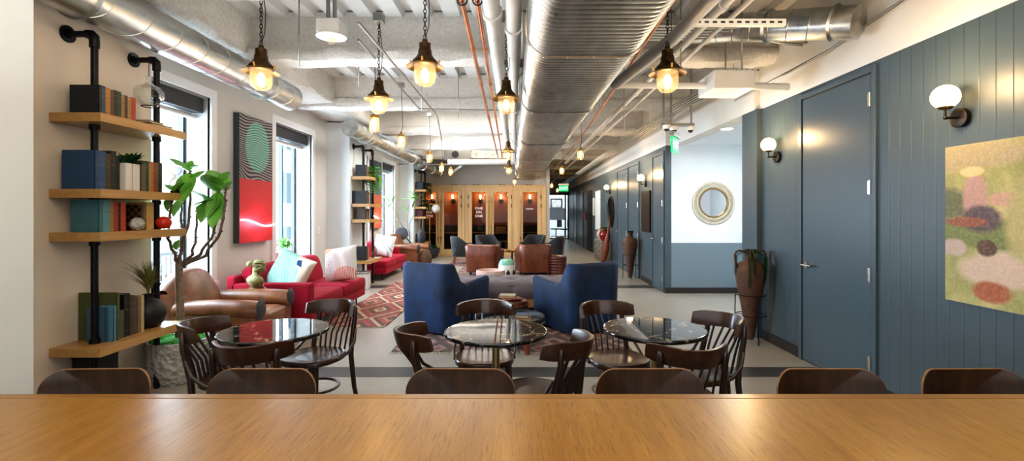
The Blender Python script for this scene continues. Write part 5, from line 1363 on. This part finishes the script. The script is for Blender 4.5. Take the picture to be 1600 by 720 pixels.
t = thing('light_switch', 'small white wall switch right of the second window', 'switch', (XW, 8.5, 1.1))
MB().box(0, .008, -.04, .04, -.06, .06).build('plate', M['trimwhite'], t, bevel=.002); MB().box(.008, .013, -.015, .015, -.03, .03).build('rocker', M['whitecool'], t)
# ================================================================ BOOTHS
M['lettering'] = emit('glowing_white_vinyl', '#e8e6e2', .25)  # plain vinyl letters given a faint glow of their own to look brighter
def booth(label, x0, x1, doors, text=None, lamps=()):
    t = thing('wooden_booth', label, 'booth', (0, YB, 0), 0, 'wooden phone booths along the back wall')
    zt = 2.28
    fr = MB().box(x0, x1, .0, .06, 2.12, zt).box(x0, x1, -.02, .08, zt-.035, zt+.012).box(x0, x1, 0, .06, 0, .03)
    xs = sorted([x0]+[v for d in doors for v in d]+[x1])
    for i in range(0, len(xs), 2):
        if xs[i+1]-xs[i] > .01: fr.box(xs[i], xs[i+1], 0, .06, .03, 2.12)
    fr.build('front_frame', M['boothwood'], t, bevel=.004)
    MB().box(x0+.02, x1-.02, 1.02, 1.06, .97, 2.2).box(x0+.02, x0+.05, .07, 1.02, .97, 2.2).box(x1-.05, x1-.02, .07, 1.02, .97, 2.2).build('upper_lining', M['boothin'], t)
    MB().box(x0+.02, x1-.02, 1.02, 1.06, 0, .97).box(x0+.02, x0+.05, .07, 1.02, 0, .97).box(x1-.05, x1-.02, .07, 1.02, 0, .97).build('felt_lining', M['boothdark'], t)
    MB().box(x0+.02, x1-.02, .07, 1.06, 2.2, 2.24).build('roof', M['boothwood'], t)
    MB().box(x0+.1, x1-.1, .7, 1.0, .7, .735).build('desk', M['oak'], t)
    for k, (a, b) in enumerate(doors):
        hinge_left = (k == 0 and len(doors) == 2)
        D = MB(); s0, s1, zb_, zt_ = a+.003, b-.003, .035, 2.115; sw = .125
        D.box(s0, s0+sw, -.012, .035, zb_, zt_).box(s1-sw, s1, -.012, .035, zb_, zt_).box(s0+sw, s1-sw, -.012, .035, zb_, .22).box(s0+sw, s1-sw, -.012, .035, 2.06, zt_)
        d = D.build('door', M['boothwood'], t, bevel=.003)
        MB().box(s0+sw-.005, s1-sw+.005, .008, .014, .215, 2.065).build('glass_pane', M['boothglass'], d)
        hxp = (s1-.045) if hinge_left else (s0+.045); hgx = s0+.01 if hinge_left else s1-.01
        MB().cyl((hxp, -.06, .4), (hxp, -.06, 1.92), .014, n=10).build('pull_bar', M['brass'], d)
        for z in (.58, 1.74): MB().box(hxp-.02, hxp+.02, -.065, -.01, z-.035, z+.035).build('bar_mount', M['black'], d)
        for z in (1.62, 1.9): MB().box(hgx-.012, hgx+.012, -.022, -.011, z-.06, z+.06).build('hinge', M['darkbronze'], d)
        if text and k == text[0]:
            m = MB(); cx = (s0+s1)/2
            for s, z in text[1]: text_mesh(m, s, .105, Matrix.Translation((cx, .004, z)) @ Matrix.Rotation(PI/2, 4, 'X'))
            m.build('lettering', M['lettering'], d)
    for x in (x0+.35, x1-.35) if x1-x0 > 1.2 else (x0+.5,):
        for o_ in (-.06, .06): MB().box(x+o_-.04, x+o_+.04, .02, .08, zt+.012, zt+.03).build('top_clip', M['black'], t)
    return t
L3 = [('ONE', 1.535), ('ON', 1.41), ('ONE', 1.285)]
booth('left wooden phone booth partly hidden by the farthest bookshelf', -3.32, -1.775, ((-3.28, -2.575), (-2.57, -1.87)), (0, L3))
booth('middle wooden phone booth lettered with three words on its left glass', -1.765, -.215, ((-1.67, -.965), (-.96, -.255)), (0, L3))
booth('right wooden phone booth with a single glass door next to the corridor', -.205, .845, ((-.02, .70),))
o = bx('door_plate', M['trimwhite'], .2, .44, YB-.02, YB-.012, 1.505, 1.53); tag(o, 'small white nameplate on the glass of the right booth', 'sign')
for k, (px, lab) in enumerate(((676, 'bulb sconce glowing inside the left booth, left'), (708, 'bulb sconce glowing inside the left booth, right'), (751, 'bulb sconce glowing behind the lettered booth glass'), (783, 'bulb sconce glowing inside the middle booth, right'), (828, 'bulb sconce glowing inside the right booth'))):
    p = P(px, 313, YB+1.0); t = thing('booth_sconce', lab, 'lamp', (p.x, p.y, 1.80), 0, 'bulb sconces inside the booths')
    MB().lathe([(.0001,0),(.08,0),(.07,-.04),(.0001,-.06)], n=20, axis='Y').build('backplate', M['black'], t)
    MB().tube([(0,-.04,0), (0,-.12,.0), (0,-.12,.06)], .015, 8).build('arm', M['black'], t)
    MB().lathe([(.0001,.06),(.02,.07),(.035,.14),(.02,.2),(.0001,.22)], (0,-.12,0), 14).build('bulb', M['bulb'], t)
    point('booth_light', (0,-.25,.15), 7, (1,.55,.22), .04, t)
t = thing('desk_chair', 'orange wooden chair inside the middle booth', 'chair', (-.60, YB+.5, 0), .2)
MB().box(-.2, .2, -.2, .2, .43, .46).build('seat', M['oak'], t, bevel=.01); MB().box(-.18, .18, .16, .19, .68, .93).build('backrest', M['oak'], t, bevel=.01)
MB().cyl((0,.18,.45), (0,.17,.7), .02).build('back_post', M['darkbronze'], t)
for sx in (-.17, .17):
    for sy in (-.17, .17): MB().cyl((sx, sy, 0), (sx*.7, sy*.7, .43), .015, n=8).build('leg', M['oak'], t)
# ================================================================ RIGHT SIDE OBJECTS
def painting_mat():
    t = NT('pastel_meadow'); v = t.coord((1,1,1)); s = t.sep(v)
    n = t.noise(v, 3.5, 3, .5, .8)
    c = t.ramp(n, [(.3, hx('#8d8f55')), (.5, hx('#a8a468')), (.7, hx('#cdbb86'))])
    def blob(cy, cz, ry, rz_, col, c, soft=.5, wob=.7):
        dy = t.math('DIVIDE', t.math('SUBTRACT', s['Y'], cy), ry); dz = t.math('DIVIDE', t.math('SUBTRACT', s['Z'], cz), rz_)
        q = t.math('ADD', t.math('ADD', t.math('MULTIPLY', dy, dy), t.math('MULTIPLY', dz, dz)), t.math('MULTIPLY', n2, wob))
        m_ = t.ramp(q, [(1-soft+wob*.5, (1,1,1,1)), (1+wob*.5, (0,0,0,1))]) if 1+wob*.5 <= 1 else t.ramp(t.math('MULTIPLY', q, .5), [((1-soft+wob*.5)/2, (1,1,1,1)), ((1+wob*.5)/2, (0,0,0,1))])
        return t.mix(m_, c, hx(col))
    n2 = t.noise(v, 7, 3, .6)
    # Y measured from the near edge to the far edge (0 = far/left side of canvas as seen)
    c = blob(-.10, .88, .5, .10, '#a99a76', c); c = blob(-.02, .6, .16, .12, '#5e6548', c)
    c = blob(-.30, .42, .55, .1, '#6d7a42', c); c = blob(-.20, .63, .09, .18, '#b78f86', c); c = blob(-.24, .51, .15, .09, '#4d3d4c', c); c = blob(-.38, .62, .13, .05, '#c29a86', c)
    c = blob(-.18, .79, .09, .035, '#d8c08a', c); c = blob(-.14, .49, .16, .035, '#8d4d38', c)
    c = blob(-.33, .22, .26, .12, '#cbb3a0', c); c = blob(-.06, .33, .10, .06, '#b8a49a', c); c = blob(-.27, .34, .07, .055, '#4a2a22', c)
    c = blob(-.30, .09, .13, .07, '#a0502c', c); c = blob(-.55, .5, .2, .3, '#b0a670', c)
    w = t.add('ShaderNodeTexVoronoi'); w.inputs['Scale'].default_value = 95; t.link(v, w.inputs['Vector']); q = t.add('ShaderNodeSeparateColor'); t.link(w.outputs['Color'], q.inputs[0])
    c = t.mix(.12, c, t.ramp(q.outputs[0], [(0, hx('#6b6a86')), (.2, hx('#c2a25e')), (.45, hx('#e0c8a8')), (.7, hx('#7c8550')), (.85, hx('#c08a70'))], 'CONSTANT'))
    t.base(c); t.set(Roughness=.6); t.bump(q.outputs[1], .1, .003); return t.m
t = thing('large_painting', 'large unframed pastel painting in green and cream on the near blue wall', 'picture', (XR, 3.06, .87))
MB().box(-.035, 0, -1.3, 0, 0, .955).build('canvas', painting_mat(), t)
MB().box(-.033, -.001, -1.3, .002, -.002, .957).build('stretcher', simple('canvas_edge', '#b9a98a', .8), t)
t = thing('small_painting', 'small dark olive portrait format painting between the corridor doors', 'picture', (XC, 9.38, 1.03))
MB().box(-.03, 0, 0, .6, 0, .8).build('canvas', simple('olive_figure_paint', '#4a4330', .6, nz=.6, nscale=5), t); MB().box(-.034, -.002, -.01, .61, -.01, .81).build('frame_edge', M['darkbronze'], t)
t = thing('oval_mirror', 'round dark framed mirror on the corridor wall above the red vases', 'mirror', (XC, 13.45, 1.43))
MB().lathe([(.0001,-.02),(.4,-.02)], n=40, axis='X').build('glass', M['mirror'], t); MB().lathe([(.4,-.02),(.41,-.04),(.44,-.03),(.44,0)], n=40, axis='X').build('frame', M['darkbronze'], t)
o = bx('room_plaque', M['trimwhite'], XC-.008, XC, 11.9, 12.08, 1.4, 1.46); tag(o, 'small pale plaque on the corridor wall beside a blue door', 'sign')
o = bx('notice_board', M['whitecool'], XC-.02, XC, 16.4, 16.75, 1.3, 1.9); tag(o, 'narrow pale notice panel on the far corridor wall', 'sign')
o = bx('fire_box', M['redglaze'], XC-.06, XC, 18.5, 18.75, 1.1, 1.4); tag(o, 'small red fire alarm box on the far corridor wall', 'alarm')
# round mirror with woven rim
c = P(1115, 317, 8.42)
t = thing('round_mirror', 'round mirror with wide cream woven rim on the white alcove wall', 'mirror', (c.x, 8.44, c.z))
MB().lathe([(.0001,-.012),(.232,-.012)], n=64, axis='Y').build('glass', M['mirror'], t)
MB().lathe([(.23,-.012),(.235,-.03),(.25,-.03),(.252,-.012)], n=64, axis='Y').build('inner_ring', M['brass'], t)
mb = MB()
for k in range(96):
    a = 2*PI*k/96; mb.tube([(.25*math.cos(a), -.014, .25*math.sin(a)), (.35*math.cos(a+.03), -.02, .35*math.sin(a+.03))], .0075, 6)
mb.build('woven_rim', M['rattan'], t)
mb = MB()
for r_ in (.285, .345, .362): mb.tube([(r_*math.cos(a*PI/32), -.022, r_*math.sin(a*PI/32)) for a in range(64)], .009, 6, closed=True)
mb.build('rim_hoops', M['rattan'], t)
# urns on iron stands
def urn(label, loc, handles=True, rz=0, trail=True):
    t = thing('tall_urn', label, 'urn', loc, rz)
    pr = [(.0001,.03),(.035,.03),(.045,.06),(.065,.2),(.088,.35),(.115,.5),(.142,.64),(.155,.74),(.158,.79),(.145,.84),(.105,.875),(.062,.89),(.055,.93),(.06,.99),(.075,1.0),(.062,.985),(.05,.93),(.0001,.9)]
    MB().lathe(pr, n=32).build('vessel', M['terracotta'], t)
    if handles:
        for s in (-1, 1): MB().tube([(s*.06,0,.985), (s*.12,0,1.0), (s*.16,0,.99), (s*.18,0,.95), (s*.17,0,.88), (s*.145,0,.83)], .0105, 8).build('handle', M['terracotta'], t)
    for k in range(3):
        a = k*2*PI/3+.5; MB().tube([(.16*math.cos(a), .16*math.sin(a), 0), (.15*math.cos(a), .15*math.sin(a), .52)], .006, 8).build('stand_leg', M['iron'], t)
    for z, r_ in ((.52, .15), (.30, .155)): MB().tube([(r_*math.cos(a*PI/16), r_*math.sin(a*PI/16), z) for a in range(32)], .005, 6, closed=True).build('stand_ring', M['iron'], t)
    for k in range(3):
        a = k*2*PI/3+.5; MB().tube([(.155*math.cos(a), .155*math.sin(a), .30), (.082*math.cos(a), .082*math.sin(a), .30)], .004, 6).build('stand_spoke', M['iron'], t)
    mb = MB()
    if trail:
        for i in range(11):
            a = random.uniform(-.6, 2.4)+PI; L = random.uniform(.12, .42)
            for k in range(int(L/.012)):
                z = 1.02-k*.012; rr = .045+min(.12, k*.02)
                if z < .88: rr = .165-.12*max(0, .78-z)
                for s in range(3): leaf(mb, (rr*math.cos(a), rr*math.sin(a), z), (math.cos(a+s*2.1), math.sin(a+s*2.1), -.3), .022, .007, .4, n=2)
        for i in range(60):
            a = random.uniform(0, 2*PI); leaf(mb, (0,0,.99), (math.cos(a), math.sin(a), random.uniform(.2,1.2)), .07, .012, .5, n=3)
    else:
        for i in range(70):
            a = random.uniform(0, 2*PI); leaf(mb, (random.uniform(-.04,.04),random.uniform(-.04,.04),.98), (math.cos(a)*.6, math.sin(a)*.6, random.uniform(.2,1.2)), .1, .014, .4, n=3)
    mb.build('foliage', M['leafdark'], t, merge=False); return t
urn('tall terracotta urn with handles and trailing plant beside the near blue door', (2.52, 5.28, 0), True, .1)
urn('tall terracotta urn with grass top on a stand by the corridor doors', (2.33, 10.2, 0), False, 0, False)
t = thing('drawer_cabinet', 'low weathered grey drawer cabinet against the corridor wall', 'cabinet', (2.42, 14.15, 0))
MB().box(-.12, .12, -.7, .7, 0, .6).build('body', M['greywood'], t, bevel=.006)
for k in range(3):
    for y in (-.35, .35):
        dr = MB().box(-.135, -.12, y-.33, y+.33, .03+k*.19, .2+k*.19).build('drawer', M['greywood'], t, bevel=.004); MB().cyl((-.135, y, .115+k*.19), (-.155, y, .115+k*.19), .015, n=10).build('knob', M['iron'], dr)
for k, (y, m_, s, lab) in enumerate(((14.2, 'pinkglaze', 1, 'pink stone vase on the grey cabinet'), (13.7, 'redglaze', 1.1, 'glossy red vase holding leaves on the grey cabinet'))):
    t = thing('glazed_vase', lab, 'vase', (2.40, y, .6))
    MB().lathe([(.0001,0),(.07*s,0),(.12*s,.08*s),(.14*s,.17*s),(.11*s,.25*s),(.06*s,.29*s),(.07*s,.32*s),(.05*s,.3*s),(.0001,.28*s)], n=28).build('body', M[m_], t)
    if k:
        mb = MB()
        for i in range(80):
            a = random.uniform(0, 2*PI); leaf(mb, (0,0,.33), (math.cos(a), math.sin(a), random.uniform(.1,1.4)), .2*random.uniform(.5,1), .03, .4, n=3)
        mb.build('foliage', M['leafolive'], t, merge=False)
o = MB().tube([(0,0,0), (.05,0,.15), (.10,0,.4), (.13,0,.65), (.16,0,.85), (.19,0,1.1), (.2,0,1.3)], [(.02,.03),(.06,.07),(.075,.09),(.06,.07),(.03,.03),(.018,.018),(.006,.006)], 14).build('wooden_pod', M['oar']); o.location = (2.26, 13.2, .03); tag(o, 'tall red brown wooden pod leaning against the grey cabinet', 'ornament')
# ================================================================ CAMERA, WORLD, LIGHT
cam = bpy.data.cameras.new('camera'); co = bpy.data.objects.new('camera', cam); COL.objects.link(co)
co.location = (0, 0, H0); co.rotation_euler = (PI/2, 0, 0)
cam.sensor_width = 36; cam.lens = F/1600*36; cam.shift_x = -(CX-800)/1600; cam.shift_y = -(360-CY)/1600
cam.clip_start = .05; cam.clip_end = 200
sc.camera = co
w = bpy.data.worlds.new('sky'); sc.world = w; w.use_nodes = True
nt = w.node_tree; bg = nt.nodes['Background']
tc = nt.nodes.new('ShaderNodeTexCoord'); sp = nt.nodes.new('ShaderNodeSeparateXYZ'); rp = nt.nodes.new('ShaderNodeValToRGB')
nt.links.new(tc.outputs['Generated'], sp.inputs[0]); nt.links.new(sp.outputs['Z'], rp.inputs[0])
rp.color_ramp.elements[0].position = 0; rp.color_ramp.elements[0].color = (.85, .9, 1, 1)
rp.color_ramp.elements[1].position = .6; rp.color_ramp.elements[1].color = (.62, .76, 1, 1)
nt.links.new(rp.outputs[0], bg.inputs[0]); bg.inputs[1].default_value = .7
for k, (a, b) in enumerate(wins):
    area('daylight', (XW-.38, (a+b)/2, 1.72), (0, -PI/2, 0), 2.0, b-a-.1, 230, (.80, .90, 1))
sun = bpy.data.lights.new('sun', 'SUN'); sun.energy = 11; sun.angle = .05; sun.color = (1, .97, .93)
so = bpy.data.objects.new('sun', sun); COL.objects.link(so); so.location = (10, 0, 20); so.rotation_euler = (0, .75, .15)
area('room_fill', (.2, -1.3, 2.0), (PI/2, 0, 0), 5.5, 2.6, 60, (1, .97, .92))
area('room_fill', (-.1, 1.4, 2.9), (.35, 0, 0), 3.6, 1.8, 60, (1, .80, .55))
area('lounge_fill', (-.9, 8.7, 3.45), (0, 0, 0), 2.6, 1.4, 90, (1, .96, .9))
area('lounge_fill', (-.9, 11.3, 3.45), (0, 0, 0), 2.6, 1.4, 90, (1, .95, .88))
area('lounge_fill', (-.9, 13.8, 3.45), (0, 0, 0), 2.6, 1.4, 80, (1, .9, .78))
for y, e in ((2.6, 20), (5.5, 26), (8.8, 9), (12.2, 5)):
    area('ceiling_fill', (-1.5+.4*(y < 3), y, 2.0), (PI, 0, 0), 1.8, 2.2, e, (1, .96, .90)); area('ceiling_fill', (1.75, y, 2.0), (PI, 0, 0), 1.0, 2.2, e*.55, (1, .84, .64))  # added unseen lamps facing up to brighten the ceiling, no fixtures here
area('alcove_fill', (3.3, 6.9, 2.5), (0, 0, 0), .7, 1.0, 45, (.97, 1, .98))
area('corridor_fill', (1.7, 15, 2.9), (0, 0, 0), .8, 6, 70, (1, .85, .66))
area('office_light', (1.8, 26.8, 2.9), (0, 0, 0), 1.6, 1.0, 120, (.9, .95, 1))
sc.view_settings.view_transform = 'Standard'
sc.view_settings.look = 'Medium High Contrast'
sc.view_settings.exposure = 0
sc.cycles.use_denoising = True
sc.cycles.max_bounces = 8; sc.cycles.diffuse_bounces = 4; sc.cycles.glossy_bounces = 4; sc.cycles.transparent_max_bounces = 12
sc.cycles.sample_clamp_indirect = 4
sc.cycles.caustics_reflective = False; sc.cycles.caustics_refractive = False
